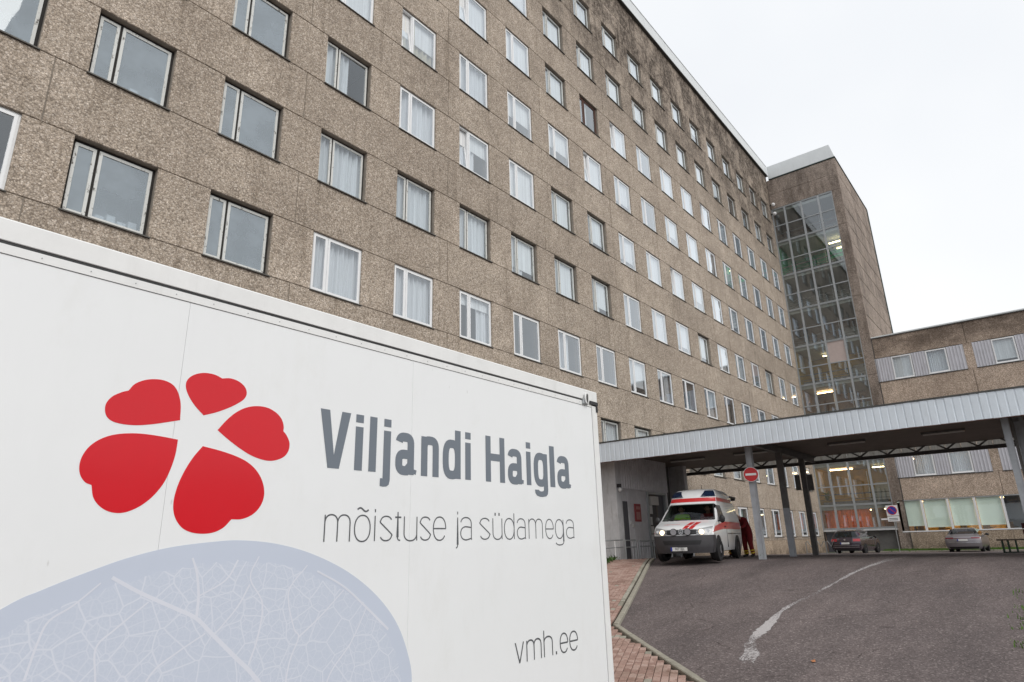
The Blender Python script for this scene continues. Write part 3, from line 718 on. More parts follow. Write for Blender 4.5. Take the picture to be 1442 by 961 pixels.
def ribbed(name, y0, y1, z0, z1, x, mat, parent, pitch=.19, d=.035):
    bb = MB(); n = max(1, round((y1-y0)/pitch)); p = (y1-y0)/n
    prof = []
    for k in range(n):
        a = y0+k*p; prof += [(a, x), (a+p*.62, x), (a+p*.72, x-d), (a+p*.90, x-d)]
    prof.append((y1, x))
    for (q0, q1) in zip(prof[:-1], prof[1:]): bb.poly([(q0[1], q0[0], z0), (q1[1], q1[0], z0), (q1[1], q1[0], z1), (q0[1], q0[0], z1)])
    return bb.build(name, mat, parent)
def wing_window(y0, y1, z0, z1, bl):
    bb = MB(); w = .09
    bb.box(XT-.0, XT+.1, y0, y1, z0, z0+w); bb.box(XT, XT+.1, y0, y1, z1-w, z1); bb.box(XT, XT+.1, y0, y0+w, z0+w, z1-w); bb.box(XT, XT+.1, y1-w, y1, z0+w, z1-w)
    f = bb.build('window', M['pvc'], wing)
    bb = MB(); bb.poly([(XT+.05, y1-w+.01, z0+w-.01), (XT+.05, y0+w-.01, z0+w-.01), (XT+.05, y0+w-.01, z1-w+.01), (XT+.05, y1-w+.01, z1-w+.01)]); bb.build('pane', M['glass'], f, fix=False)
    bb = MB(); bb.box(XT-.06, XT+.02, y0-.02, y1+.02, z0-.035, z0-.004); bb.build('sill', M['pvc'], f)
    if bl == 'curt':
        bb = MB(); n = 40; a = [(y1-w-(y1-y0-2*w)*i/n, .03*math.sin(i*1.4)) for i in range(n+1)]
        for p, q in zip(a[:-1], a[1:]): bb.poly([(XT+.3+p[1], p[0], z0), (XT+.3+q[1], q[0], z0), (XT+.3+q[1], q[0], z1), (XT+.3+p[1], p[0], z1)])
        bb.build('curtain', M['curtain'], f)
    elif bl: bb = MB(); bb.box(XT+.2, XT+.206, y0+.03, y1-.03, z1-(z1-z0)*bl, z1); bb.build('blind', M['blind'], f)
nb = 0
for z0, z1 in BA:
    for k in range(4):
        a = pier_y[k]-(.27 if k else -.0); c2 = (pier_y[k+1] if k < 3 else pier_y[k]-6.26)+.27
        if c2 < Y1W+1: continue
        w1 = (a-2.45, a-1.12); w2 = (a-4.68, a-3.36); zz0, zz1 = z0+.07, z1-.05
        for (y0, y1) in ((c2, w2[0]-.02), (w2[1]+.02, w1[0]-.02), (w1[1]+.02, a)): ribbed('ribbed_panel', y0, y1, z0+.02, z1-.02, XT+.03, M['sheetlt'], wing)
        bl = [(1.0, .0), ('curt', 'curt'), (.6, 'curt')][BA.index((z0, z1))] if k == 0 else (.85, .5)
        wing_window(*w1, zz0, zz1, 'curt' if z0 < 7 else bl[0]); wing_window(*w2, zz0, zz1, 'curt')
        bb = MB(); bb.box(XT-.05, XT+.1, c2, a, z0-.03, z0+.015); bb.build('band_sill', M['darktrim'], wing)
        bb = MB(); bb.box(XT+.5, XT+.55, c2, a, z0-.5, z1+.3); 
b = MB(); b.box(XT+4.0, XT+4.1, Y1W+.4, YT1-.3, -.6, WTOP-.4)
for z in (3.5, 7.2, 10.8): b.box(XT+.4, XT+3.98, Y1W+.4, YT1-.3, z-.2, z)
b.build('interior_wall', M['room'], wing)
# ground floor cafe glazing with mint blinds
CY = [-5.42, -6.86, -8.44, -10.0, -11.56, -13.1, -14.7, -16.3, -18.0]
for i, y in enumerate(CY):
    bb = MB(); bb.box(XT+.0, XT+.12, y-.07, y+.07, CAFE[0]+.085, CAFE[1]-.065); bb.build('glazing_post', M['pvc'] if i else M['mint'], wing)
b = MB(); b.box(XT-.02, XT+.13, CY[-1]-.07, CY[0]+.07, CAFE[0], CAFE[0]+.08); b.build('glazing_bottom_rail', M['pvc'], wing)
b = MB(); b.box(XT-.0, XT+.13, CY[-1]-.07, CY[0]+.07, CAFE[1]-.06, CAFE[1]); b.build('glazing_top_rail', M['steel'], wing)
for i, (y1, y0) in enumerate(zip(CY[:-1], CY[1:])):
    bb = MB(); bb.poly([(XT+.06, y1, CAFE[0]+.05), (XT+.06, y0, CAFE[0]+.05), (XT+.06, y0, CAFE[1]-.05), (XT+.06, y1, CAFE[1]-.05)]); g = bb.build('pane', M['cafeglass'], wing, fix=False)
    if i < 4:
        bb = MB(); h = (.42, .30, .36, .34)[i]; bb.box(XT+.17, XT+.18, y0+.09, y1-.09, CAFE[0]+h, CAFE[1]-.05); bb.cyl((XT+.175, (y0+y1)/2, CAFE[0]+h), (0,1,0), .02, y1-y0-.2, 6); bb.build('blind', M['mint'], g)
b = MB(); b.box(XT+2.5, XT+2.6, -11.5, -5.9, -.5, 3.3); b.build('cafe_wall', M['yellow'], wing)
b = MB(); b.box(XT+2.5, XT+2.6, -22, -11.51, -.5, 3.3); b.box(XT+.5, XT+2.49, -11.6, -11.5, -.5, 3.3); b.build('store_wall', M['room'], wing)
b = MB()
for k in range(6):
    y = -6.3-1.3*k; b.box(XT+1.0, XT+1.8, y-.5, y+.2, .95, 1.0); b.box(XT+.9, XT+.95, y-.3, y+.1, .4, 1.3)
b.build('cafe_furniture', M['wood'], wing)
for y in (-7.2, -9.2, -11.0): bb = MB(); bb.box(XT+1.2, XT+1.6, y-.6, y+.6, 2.9, 2.95); bb.build('ceiling_lamp', M['glowwarm'], wing)
for (y, z) in ((-6.75, 6.0), (-6.95, 5.85), (-7.15, 5.7), (-7.25, 5.62), (-9.9, 6.1), (-10.0, 5.9)):
    bb = MB(); bb.sphere((XT+1.2, y, z), .07, 8); bb.build('pendant_lamp', M['glowwarm'], wing)
# the plinth of tower pillar continues; thin dark joint between tower and wing
b = MB(); b.box(XT-.01, XT+.05, YT1-.035, YT1-.005, -.6, WTOP-.1); b.build('movement_joint', M['darktrim'], wing)

# ------------------------------------------------------------------ entrance canopy
CX0, CX1, CYE = 18.45, 27.6, -24.0
can = thing('entrance_canopy', 'flat driveway canopy on steel posts with a pale grey ribbed sheet edge', 'canopy', (CX0, -8, gz(CX0)))
k = 0; y = -.03; strip = MB(); pr_ = [(.0, .0), (-.150, .0), (-.162, .009), (-.190, .009), (-.200, .0), (-.203, .0)]
for (ya, xa), (yb, xb) in zip(pr_[:-1], pr_[1:]): strip.poly([(xa, ya, 0), (xb, yb, 0), (xb, yb, .72), (xa, ya, .72)])
strip_me = strip.mesh('fascia_sheet', M['sheet'])
while y > CYE+.3:
    inst('fascia_sheet', strip_me, can, (CX0+random.uniform(-.003,.003), y, 3.60+random.uniform(-.004,.004)), (0, R(random.uniform(-.4,.4)), 0)); y -= .203
b = MB(); b.box(CX0-.02, CX0+.25, CYE, -.02, 4.325, 4.37); b.build('roof_edge_trim', M['darktrim'], can)
b = MB(); b.box(CX0+.0, CX0+.03, CYE, -.02, 3.578, 3.595); b.build('fascia_bottom_trim', M['brownwood'], can)
b = MB(); b.box(CX0+.03, CX0+.09, CYE, -.02, 3.62, 4.32); b.box(CX0+.1, CX1+.3, CYE, -.02, 4.24, 4.31); b.build('roof_deck', M['darktrim'], can)
x = CX0+.12
while x < CX1-.2:
    bb = MB(); bb.box(x, x+.44, CYE+.1, -.04, 4.035, 4.06+random.uniform(0,.006)); bb.build('soffit_board', M['soffit'], can); x += .455
for (y0, y1, x) in ((-3.05,-1.45,23.5),(-5.75,-4.35,23.4),(-9.3,-8.0,23.45),(-12.4,-11.1,23.35),(-15.8,-14.4,23.4)):
    bb = MB(); bb.box(x-.09, x+.09, y0, y1, 3.965, 4.03); l = bb.build('tube_lamp', M['brownsteel'], can); bb = MB(); bb.box(x-.075, x+.075, y0+.03, y1-.05, 3.93, 3.964); bb.build('lamp_cover', M['lampoff'], l)
for y in (-6.4, -13.85):
    bb = MB(); bb.box(CX0+.1, CX1-.15, y-.07, y+.07, 3.99, 4.03); bb.box(CX0+.1, CX1-.15, y-.012, y+.012, 3.79, 3.99); bb.box(CX0+.1, CX1-.15, y-.07, y+.07, 3.75, 3.79); bb.build('cross_beam', M['brownsteel'], can)
XTR = 27.5
b = MB(); b.box(XTR-.08, XTR+.08, CYE, -.3, 3.80, 3.83); b.box(XTR-.012, XTR+.012, CYE, -.3, 3.72, 3.80); b.box(XTR-.08, XTR+.08, CYE, -.3, 3.69, 3.72); b.build('truss_bottom_chord', M['brownsteel'], can)
b = MB(); b.box(XTR-.06, XTR+.06, CYE, -.3, 4.17, 4.235); b.build('truss_top_chord', M['brownsteel'], can)
y = -.45
while y > CYE+.7:
    for (ya, za, yb, zb2) in ((y, 4.18, y-.52, 3.83), (y-.52, 3.83, y-1.04, 4.18)):
        bb = MB(); bb.bar((XTR, ya, za), (XTR, yb, zb2), .06, .06); bb.build('truss_diagonal', M['brownsteel'], can)
    y -= 1.04
y = -.4
bs = MB(); bs.poly([(0,0,0),(0,-.48,0),(0,-.48,.46),(0,0,.46)]); bs.poly([(0,-.48,0),(.05,-.5,0),(.05,-.5,.46),(0,-.48,.46)]); bs_me = bs.mesh('back_fascia_sheet', M['grp'])
while y > CYE+.6: inst('back_fascia_sheet', bs_me, can, (XTR+.32, y, 3.8), (0, 0, 0)); y -= .52
def post(x, y, top, up_mat, low_mat, split, w=.2):
    z0 = gz(x)-.05; bb = MB()
    def sec(a, c2, mi): bb.box(x-w/2, x+w/2, y-w/2, y-w/2+.018, a, c2, mi); bb.box(x-w/2, x+w/2, y+w/2-.018, y+w/2, a, c2, mi); bb.box(x-w/2+.012, x-w/2+.03, y-w/2+.018, y+w/2-.018, a, c2, mi); bb.box(x+w/2-.03, x+w/2-.012, y-w/2+.018, y+w/2-.018, a, c2, mi)
    sec(z0+.02, split, 1); sec(split, top, 0)
    o = bb.build('post', [M[up_mat], M[low_mat]], can)
    bb = MB(); bb.box(x-w*.8, x+w*.8, y-w*.8, y+w*.8, z0-.05, z0+.035); bb.build('base_plate', M['darktrim'], o)
M['postmoss'] = peeling('post_paint_with_algae', (.39, .41, .43), (.10, .14, .09), .38)
M['postyellow'] = peeling('grey_and_yellow_post_paint', (.30, .31, .33), (.42, .32, .10), .42)
post(19.3, -6.4, 3.77, 'postgrey', 'postmoss', .45, .195)
post(22.56, -6.4, 3.75, 'brownsteel', 'postgrey', 1.7, .2)
post(25.5, -6.4, 3.75, 'brownsteel', 'brownsteel', 1.2, .2)
post(19.3, -13.62, 4.03, 'postgrey', 'postgrey', .5, .17)
post(20.9, -13.90, 4.03, 'postgrey', 'postgrey', .5, .24)
bb = MB(); bb.box(20.6, 20.7, -13.78, -13.70, gz(20), 4.02); bb.build('drain_pipe', M['brownsteel'], can)
t = tag(MB().box(25.36, 25.41, -6.26, -6.06, 2.5, 3.12).build('notice_plate', M['brownsteel']), 'dark notice plate fixed on the left of the third canopy post', 'sign', 'dark plates on the canopy post')
t = tag(MB().box(25.36, 25.41, -6.76, -6.54, 2.45, 3.1).build('notice_plate', M['brownsteel']), 'dark notice plate fixed on the right of the third canopy post', 'sign', 'dark plates on the canopy post')

# no-entry sign on the first post
def text_mesh(s, size, name, mat, parent, mw, local=True, align='CENTER', extrude=.001, sx=1.0):
    cu = bpy.data.curves.new(name, 'FONT'); cu.body = s; cu.size = size; cu.align_x = align; cu.align_y = 'CENTER'; cu.extrude = extrude; cu.resolution_u = 3; cu.space_character = 1.05
    tmp = link(bpy.data.objects.new('tmp', cu)); dg = bpy.context.evaluated_depsgraph_get(); me = bpy.data.meshes.new_from_object(tmp.evaluated_get(dg)); bpy.data.objects.remove(tmp)
    me.transform(mw @ Matrix.Diagonal((sx, 1, 1, 1))); me.materials.clear(); me.materials.append(mat); return attach(link(bpy.data.objects.new(name, me)), parent, local)
sg = thing('no_entry_sign', 'round red no-entry sign with a white bar on the first canopy post', 'sign', (19.1, -6.45, 2.72))
v = (Vector((-3.38, -14.23))-Vector((19.1, -6.45))).normalized(); rz = math.atan2(v.y, v.x)*.55+math.pi*.45*0+(-math.pi*.45 if v.y < 0 else 0)
sg.rotation_euler = (0, 0, math.pi+.18)     # local +x is the face
b = MB(); b.cyl((.02,0,0), (1,0,0), .245, .02, 40); b.build('rim', M['white'], sg, local=True)
b = MB(); b.cyl((.032,0,0), (1,0,0), .230, .012, 40); b.build('red_disc', M['red'], sg, local=True)
b = MB(); b.box(.039, .043, -.175, .175, -.036, .036); b.build('white_bar', M['white'], sg, local=True)
b = MB(); b.box(-.05, .01, -.12, .12, -.2, -.17); b.box(-.05, .01, -.12, .12, .17, .2); b.build('clamp', M['galv'], sg, local=True)

# ------------------------------------------------------------------ grey clad entrance box under the canopy
ann = thing('entrance_annex', 'grey entrance box with ribbed cladding and a dark door under the canopy', 'building', (22, -.5, gz(22)))
AX0, AX1, AY = 19.5, 26.3, -.9
b = MB(); b.box(AX0, AX0+.35, AY+.02, -.005, -.4, 4.03); b.build('side_wall', M['concrete'], ann)
b = MB(); b.box(AX0+.36, 24.1, AY+.03, AY+.2, 2.66, 4.03); b.box(AX0+.36, 22.1, AY+.03, AY+.2, -.2, 2.65); b.box(23.86, 24.1, AY+.03, AY+.2, -.2, 2.65); b.build('front_wall', M['clad'], ann)
b = MB(); b.box(24.1, AX1-.35, -.12, -.07, -.2, 4.03); b.box(24.02, 24.1, AY+.21, -.02, -.2, 4.03); b.build('alcove_wall', M['darkconcrete'], ann)  # shade of the recess is put into this wall's dark colour
b = MB(); b.box(AX1-.35, AX1, AY+.0, -.005, -.2, 4.03); b.build('end_pier', M['concrete'], ann)
b = MB(); b.box(AX0-.0, AX0+.42, AY-.05, AY+.015, -.3, 4.02); b.build('corner_pillar', M['concrete'], ann)
def ribs(name, x0, x1, z0, z1, y, mat, parent, pitch=.14, d=.03):
    bb = MB(); n = max(1, round((x1-x0)/pitch)); p = (x1-x0)/n; prof = []
    for k in range(n): a = x0+k*p; prof += [(a, y), (a+p*.55, y), (a+p*.68, y-d), (a+p*.87, y-d)]
    prof.append((x1, y))
    for q0, q1 in zip(prof[:-1], prof[1:]): bb.poly([(q0[0], q0[1], z0), (q1[0], q1[1], z0), (q1[0], q1[1], z1), (q0[0], q0[1], z1)])
    return bb.build(name, mat, parent)
ribs('ribbed_cladding', AX0+.45, 24.1, 2.70, 4.02, AY+.02, M['clad'], ann, .2, .05)
ribs('ribbed_cladding', AX0+.95, 22.05, -.1, .62, AY+.02, M['clad'], ann, .2)
b = MB()
for i in range(3): b.box(AX0+.95+i*.37, AX0+.95+(i+1)*.37-.012, AY+.0, AY+.028, .63, 2.68)
b.build('flat_cladding', M['clad'], ann)
d = MB().box(AX0+.5, AX0+.9, AY+.0, AY+.028, -.1, 2.2).build('side_door', M['darkdoor'], ann)
b = MB(); b.box(22.1, 22.2, AY-.03, AY+.12, -.1, 2.66); b.box(23.76, 23.86, AY-.03, AY+.12, -.1, 2.66); b.box(22.2, 23.76, AY-.03, AY+.12, 2.56, 2.66); b.build('door_frame', M['steel'], ann)
d = MB().box(22.2, 23.1, AY+.06, AY+.1, -.08, 2.55).build('door_leaf', M['door'], ann)
MB().box(22.36, 22.98, AY+.05, AY+.058, .95, 2.45).build('door_glass', M['black'], d)
MB().box(22.95, 23.0, AY+.0, AY+.055, .9, 1.15).build('handle', M['chrome'], d)
d = MB().box(23.12, 23.75, AY+.09, AY+.13, -.08, 2.55).build('door_leaf', M['darkdoor'], ann)
for (x0, z0, w_, h_) in ((22.3, 1.75, .3, .36), (22.28, 1.3, .24, .33), (22.3, .95, .3, .3), (22.3, .62, .26, .3)): MB().box(x0, x0+w_, AY+.042, AY+.048, z0, z0+h_).build('paper_notice', M['paper'], ann)
MB().box(22.35, 23.05, AY-.05, AY+.04, 2.12, 2.48).build('door_light_box', M['lampoff'], ann)
t = thing('notice_board', 'small red notice board with pale print on the grey cladding by the door', 'sign', (21.15, AY, 1.85))
MB().box(20.92, 21.4, AY-.045, AY-.005, 1.42, 2.12).build('board', plain('dull_red_board', (.34, .045, .05), .5), t)
b = MB(); b.box(21.0, 21.32, AY-.049, AY-.046, 1.50, 1.80); b.box(21.0, 21.32, AY-.049, AY-.046, 1.90, 2.02); b.build('pale_print', plain('pink_print', (.5, .22, .2), .6), t)
t = thing('wall_lamp', 'small white round lamp on the pillar of the grey entrance box', 'lamp', (19.7, AY-.1, 2.7))
b = MB(); b.sphere((19.62, AY-.16, 2.62), .085, 10); b.build('globe', M['white'], t); b = MB(); b.box(19.57, 19.67, AY-.2, AY-.045, 2.7, 2.84); b.build('bracket', M['black'], t)
for i, z in enumerate((29.0, 28.1)):
    t = thing('wall_lamp', ('upper' if i == 0 else 'lower')+' white globe lamp high in the corner between block and glazed tower', 'lamp', (51.7, -.3, z), group='globe lamps in the tower corner')
    b = MB(); b.sphere((51.7, -.32, z), .17, 10); b.build('globe', M['white'], t); b = MB(); b.box(51.66, 51.74, -.2, -.01, z-.05, z+.05); b.build('bracket', M['black'], t)
b = MB(); t = thing('door_buzzer', 'two small pale boxes on the grey cladding beside the red notice', 'switch box', (20.55, AY, 1.4))
MB().box(20.42, 20.52, AY-.06, AY-.003, 1.32, 1.44).build('box', M['white'], t); MB().box(20.66, 20.78, AY-.07, AY-.003, 1.2, 1.32).build('box', M['lampoff'], t)

# rails
def rail(name, label, pts, posts, hs, matr, matp, r=.022):
    t = thing(name, label, 'handrail', (pts[0][0], pts[0][1], gz(pts[0][0])))
    for h in hs: bb = MB(); bb.tube([(x, y, z+h) for x, y, z in pts], r, 8); bb.build('rail', M[matr], t, smooth=True)
    for (x, y) in posts: bb = MB(); bb.tube([(x, y, gz(x)-.05), (x, y, gz(x)+hs[0])], r*1.1, 8); bb.build('post', M[matp], t, smooth=True)
    return t
rail('handrail', 'grey two-bar handrail along the grey entrance cladding behind the ambulance', [(20.3,-1.35,0),(23.9,-1.35,0)], [(20.3,-1.35),(21.5,-1.35),(22.7,-1.35),(23.9,-1.35)], (.66, .46), 'steel', 'steel')
rail('handrail', 'sloping handrail with white posts between the white trailer and the entrance box', [(14.6,-1.25,-.22),(17.0,-1.25,-.03),(19.2,-1.25,.0)], [(16.3,-1.25),(17.55,-1.25),(18.6,-1.25)], (.72, .46), 'steel', 'white')
t = rail('handrail', 'short grey rail in front of the pillar of the entrance box', [(19.3,-1.3,0),(20.1,-1.3,0)], [(19.3,-1.3),(20.1,-1.3)], (.7, .45), 'steel', 'steel')

# ------------------------------------------------------------------ white box trailer in front
TY, TX1, TX0, TZ = -10.73, 2.36, -5.2, 2.145
M['trailer'] = plain('white_trailer_panel', (.855, .87, .88), .34, var=.02, nscale=1.0, coat=.2, dirt=.02, world=True)
n = M['trailer'].node_tree; p = n.nodes['Principled BSDF']; new = n.nodes.new; lk = n.links.new; c0 = p.inputs['Base Color'].links[0].from_socket; v = pos(new)
sc1 = new('ShaderNodeTexVoronoi'); sc1.inputs['Scale'].default_value = 5.5; lk(scaled(new, lk, v, (1.8, 1, .55)), sc1.inputs['Vector']); sp1 = new('ShaderNodeSeparateColor'); lk(sc1.outputs['Color'], sp1.inputs[0])
fl = mth(new, lk, 'MULTIPLY', mapr(new, lk, sc1.outputs['Distance'], .02, .06, 1, 0), mapr(new, lk, sp1.outputs[0], .80, .84))
sm = noise(new, lk, scaled(new, lk, v, (1.2, 1, .5)), 2.0, 7, .75)
c1 = mul(new, lk, c0, (.72,.71,.70), mth(new, lk, 'MULTIPLY', fl, .7)); c1 = mul(new, lk, c1, (.97,.968,.96), mapr(new, lk, sm, .50, .70)); lk(c1, p.inputs['Base Color'])
bump(new, lk, noise(new, lk, v, .9, 2), p, .25, .02)
M['trailerrail'] = plain('white_rail_paint', (.84, .845, .84), .5, var=.08, nscale=4, dirt=.12, world=True)
M['petal'] = plain('red_vinyl', (.66, .002, .012), .16, var=.03, coat=.0, world=True)
M['ink'] = plain('slate_vinyl', (.165, .192, .228), .35, var=.03, world=True)
M['ink2'] = plain('dark_grey_vinyl', (.10, .105, .115), .35, var=.03, world=True)
trl = thing('box_trailer', 'white box trailer with red petals, hospital name and leaf print at left front', 'trailer', (-1.4, -9.4, gz(0)))
b = MB(); b.box(TX0, TX1-.1, TY+.03, TY+2.5, -.98, 2.05); b.build('body_box', M['trailerrail'], trl)
b = MB(); b.box(TX0-.02, TX1, TY+.0, TY+2.55, 2.05, TZ-.02); b.build('roof', M['trailerrail'], trl)
for x0, x1 in ((TX0, -1.8675), (-1.8662, -.2006), (-.1994, 2.262)): MB().cbox(x0, x1, TY, TY+.028, -.95, 1.972, .0006).build('side_panel', M['trailer'], trl)
b = MB(); b.box(TX0, 2.262, TY-.005, TY+.03, 1.9755, 2.0205); b.build('lower_rail', M['trailerrail'], trl)
b = MB(); b.box(TX0, TX1, TY-.004, TY+.03, 2.022, 2.033); b.build('rail_gap', M['black'], trl)
b = MB(); pr = [(-.006,2.036),(-.009,2.039),(-.009,2.138),(-.002,2.146),(.03,2.147)]
for (p, q) in zip(pr[:-1], pr[1:]): b.poly([(TX0,TY+p[0],p[1]),(TX1+.01,TY+p[0],p[1]),(TX1+.01,TY+q[0],q[1]),(TX0,TY+q[0],q[1])])
b.poly([(TX0,TY-.006,2.036),(TX1+.01,TY-.006,2.036),(TX1+.01,TY+.03,2.036),(TX0,TY+.03,2.036)]); b.poly([(TX1+.01,TY+p_[0],p_[1]) for p_ in pr]+[(TX1+.01,TY+.03,2.036)])
b.build('top_rail', M['trailerrail'], trl)
b = MB(); b.box(2.268, TX1, TY-.006, TY+.08, -.98, 1.99); b.build('corner_post', M['trailerrail'], trl)
b = MB(); b.box(2.22, TX1+.012, TY-.018, TY+.02, 2.0, 2.034); b.box(TX1-.02, TX1+.008, TY-.014, TY+.02, 1.93, 1.999); b.build('corner_seal', M['black'], trl)
x = TX0+.1; rv = MB()
while x < 2.2:
    rv.cyl((x, TY-.0062, 1.998), (0,1,0), .003, .003, 8); x += .21
tag(rv.build('rivets', M['steel'], trl), kind='stuff')
lt = MB().cbox(2.085, 2.175, TY-.026, TY-.0, 1.985, 2.03, .004).build('latch_plate', M['steel'], trl)
b = MB(); b.tube([(2.135+.028*math.cos(a), TY-.036, 2.045+.055*math.sin(a)) for a in np.linspace(0, 2*math.pi, 17)], .010, 6); b.build('latch_ring', M['trailerrail'], lt, smooth=True)
MB().box(2.122, 2.146, TY-.045, TY-.03, 2.0, 2.085).build('latch_bolt', M['darktrim'], lt)
b = MB(); b.box(TX0+.5, TX0+.8, TY+.2, TY+2.2, -1.12, -.985); b.box(1.2, 1.5, TY+.2, TY+2.2, -1.12, -.985); b.build('skid', M['darktrim'], trl)
def sheet_poly(name, pts, mat, parent, off, holes=None):
    b = MB(); n = len(pts); b.v = [(x, TY-off, z) for x, z in pts]+[(x, TY+.0002, z) for x, z in pts]; b.f = [tuple(range(n))]; b.m = [0]
    for i in range(n): j = (i+1) % n; b.f.append((i, j, n+j, n+i)); b.m.append(0)
    return b.build(name, mat, parent)
def catmull(seg, n=8):
    P = [np.array(p, float) for p in seg]; P = [2*P[0]-P[1]]+P+[2*P[-1]-P[-2]]; o = []
    for i in range(1, len(P)-2):
        for t in np.linspace(0, 1, n, endpoint=False):
            a, b_, c, d = P[i-1], P[i], P[i+1], P[i+2]
            o.append(.5*((2*b_)+(-a+c)*t+(2*a-5*b_+4*c-d)*t*t+(-a+3*b_-3*c+d)*t**3))
    return [tuple(q) for q in o]
PET = {
'tl': (9, [(-1.842,1.315),(-1.848,1.389),(-1.86,1.436),(-1.881,1.476),(-1.91,1.501),(-1.953,1.513),(-2.003,1.51),(-2.05,1.495),(-2.09,1.468),(-2.113,1.431),(-2.143,1.418),(-2.181,1.391),(-2.203,1.356),(-2.205,1.32),(-2.192,1.288),(-2.163,1.268),(-2.112,1.26),(-2.047,1.263),(-1.972,1.278),(-1.904,1.297)]),
't': (8, [(-1.721,1.357),(-1.776,1.405),(-1.815,1.454),(-1.835,1.5),(-1.829,1.54),(-1.797,1.572),(-1.744,1.592),(-1.687,1.593),(-1.639,1.579),(-1.593,1.588),(-1.544,1.58),(-1.504,1.556),(-1.486,1.521),(-1.497,1.484),(-1.536,1.449),(-1.591,1.414),(-1.657,1.381)]),
'r': (9, [(-1.634,1.286),(-1.584,1.353),(-1.531,1.404),(-1.474,1.437),(-1.413,1.453),(-1.349,1.453),(-1.292,1.433),(-1.251,1.4),(-1.232,1.359),(-1.231,1.327),(-1.205,1.301),(-1.183,1.257),(-1.189,1.208),(-1.221,1.17),(-1.281,1.147),(-1.344,1.146),(-1.421,1.165),(-1.497,1.2),(-1.572,1.244)]),
'bl': (11, [(-1.84,1.212),(-1.843,1.136),(-1.858,1.058),(-1.883,.986),(-1.924,.922),(-1.974,.874),(-2.025,.845),(-2.073,.834),(-2.122,.842),(-2.164,.867),(-2.194,.905),(-2.209,.959),(-2.239,.972),(-2.263,1.003),(-2.273,1.043),(-2.268,1.09),(-2.244,1.139),(-2.202,1.178),(-2.145,1.205),(-2.069,1.22),(-1.993,1.223),(-1.914,1.219)]),
'b': (11, [(-1.705,1.191),(-1.748,1.129),(-1.786,1.053),(-1.813,.97),(-1.822,.889),(-1.808,.825),(-1.771,.774),(-1.722,.747),(-1.658,.737),(-1.594,.744),(-1.542,.769),(-1.502,.812),(-1.444,.814),(-1.387,.836),(-1.343,.878),(-1.321,.938),(-1.33,1.004),(-1.368,1.069),(-1.428,1.119),(-1.504,1.151),(-1.599,1.174)])}
PL = {'tl': 'red petal at upper left', 't': 'red petal at the top', 'r': 'red petal at right', 'bl': 'large red petal at lower left', 'b': 'largest red petal at the bottom'}
for k, (ni, pl) in PET.items():
    o = sheet_poly('petal', catmull(pl[:ni+1])+catmull(pl[ni:]+[pl[0]]), M['petal'], trl, .0012); o['label'] = PL[k]
# leaf print
leaf = [(-2.85,.17),(-2.472,.436),(-2.332,.505),(-2.176,.567),(-2.003,.627),(-1.809,.672),(-1.592,.696),(-1.432,.702),(-1.214,.68),(-.973,.619),(-.708,.507),(-.476,.355),(-.302,.178),(-.197,-.017),(-.155,-.196),(-.2,-.45),(-.42,-.72),(-.85,-.9),(-1.6,-.93),(-2.5,-.9),(-3.0,-.65),(-3.1,-.2),(-2.85,.17)]
M['leafprint'] = plain('blue_grey_print', (.575, .63, .74), .4, var=.03, nscale=1, coat=.2, world=True)
lp = sheet_poly('leaf_print', catmull(leaf, 6), M['leafprint'], trl, .0008)
mt, n, p, new, lk = newmat('leaf_veins_print'); v = pos(new)
wv = new('ShaderNodeTexNoise'); wv.inputs['Scale'].default_value = 5; lk(v, wv.inputs['Vector'])
va = new('ShaderNodeVectorMath'); va.operation = 'MULTIPLY_ADD'; va.inputs[1].default_value = (.05, 0, .05); lk(wv.outputs['Color'], va.inputs[0]); lk(v, va.inputs[2])
sxz = new('ShaderNodeSeparateXYZ'); lk(va.outputs[0], sxz.inputs[0]); cxy = new('ShaderNodeCombineXYZ'); lk(sxz.outputs['X'], cxy.inputs['X']); lk(sxz.outputs['Z'], cxy.inputs['Y']); flat = cxy.outputs[0]
def cell(scale, w0, w1):
    q = new('ShaderNodeTexVoronoi'); q.feature = 'DISTANCE_TO_EDGE'; q.voronoi_dimensions = '2D'; q.inputs['Scale'].default_value = scale; lk(flat, q.inputs['Vector'])
    return mapr(new, lk, q.outputs['Distance'], w0, w1, 1, 0)
a1 = mth(new, lk, 'MULTIPLY', cell(6.5, .012, .034), .85); a2 = mth(new, lk, 'MULTIPLY', cell(17, .03, .075), .6); a3 = mth(new, lk, 'MULTIPLY', cell(40, .05, .16), .25)
msk = mapr(new, lk, noise(new, lk, v, 3.0, 3), .32, .55, .35, 1.0)
a = mth(new, lk, 'MAXIMUM', a1, mth(new, lk, 'MULTIPLY', mth(new, lk, 'MAXIMUM', a2, a3), msk))
c = mul(new, lk, (.578,.632,.737), (.70,.735,.82), a, 'MIX'); lk(c, p.inputs['Base Color']); setp(p, Roughness=.4, Coat_Weight=.2)
M['veins'] = mt
cx, cz = -1.6, -.15
inner = catmull([(cx+(x-cx)*.93, cz+(z-cz)*.87) for x, z in leaf], 6)
inner = [(x+random.uniform(-.012,.012), z+random.uniform(-.012,.012)) for x, z in inner]
sheet_poly('leaf_vein_print', inner, M['veins'], lp, .0012)
M['veinlight'] = plain('pale_vein_print', (.71, .735, .815), .4, var=.03, world=True)
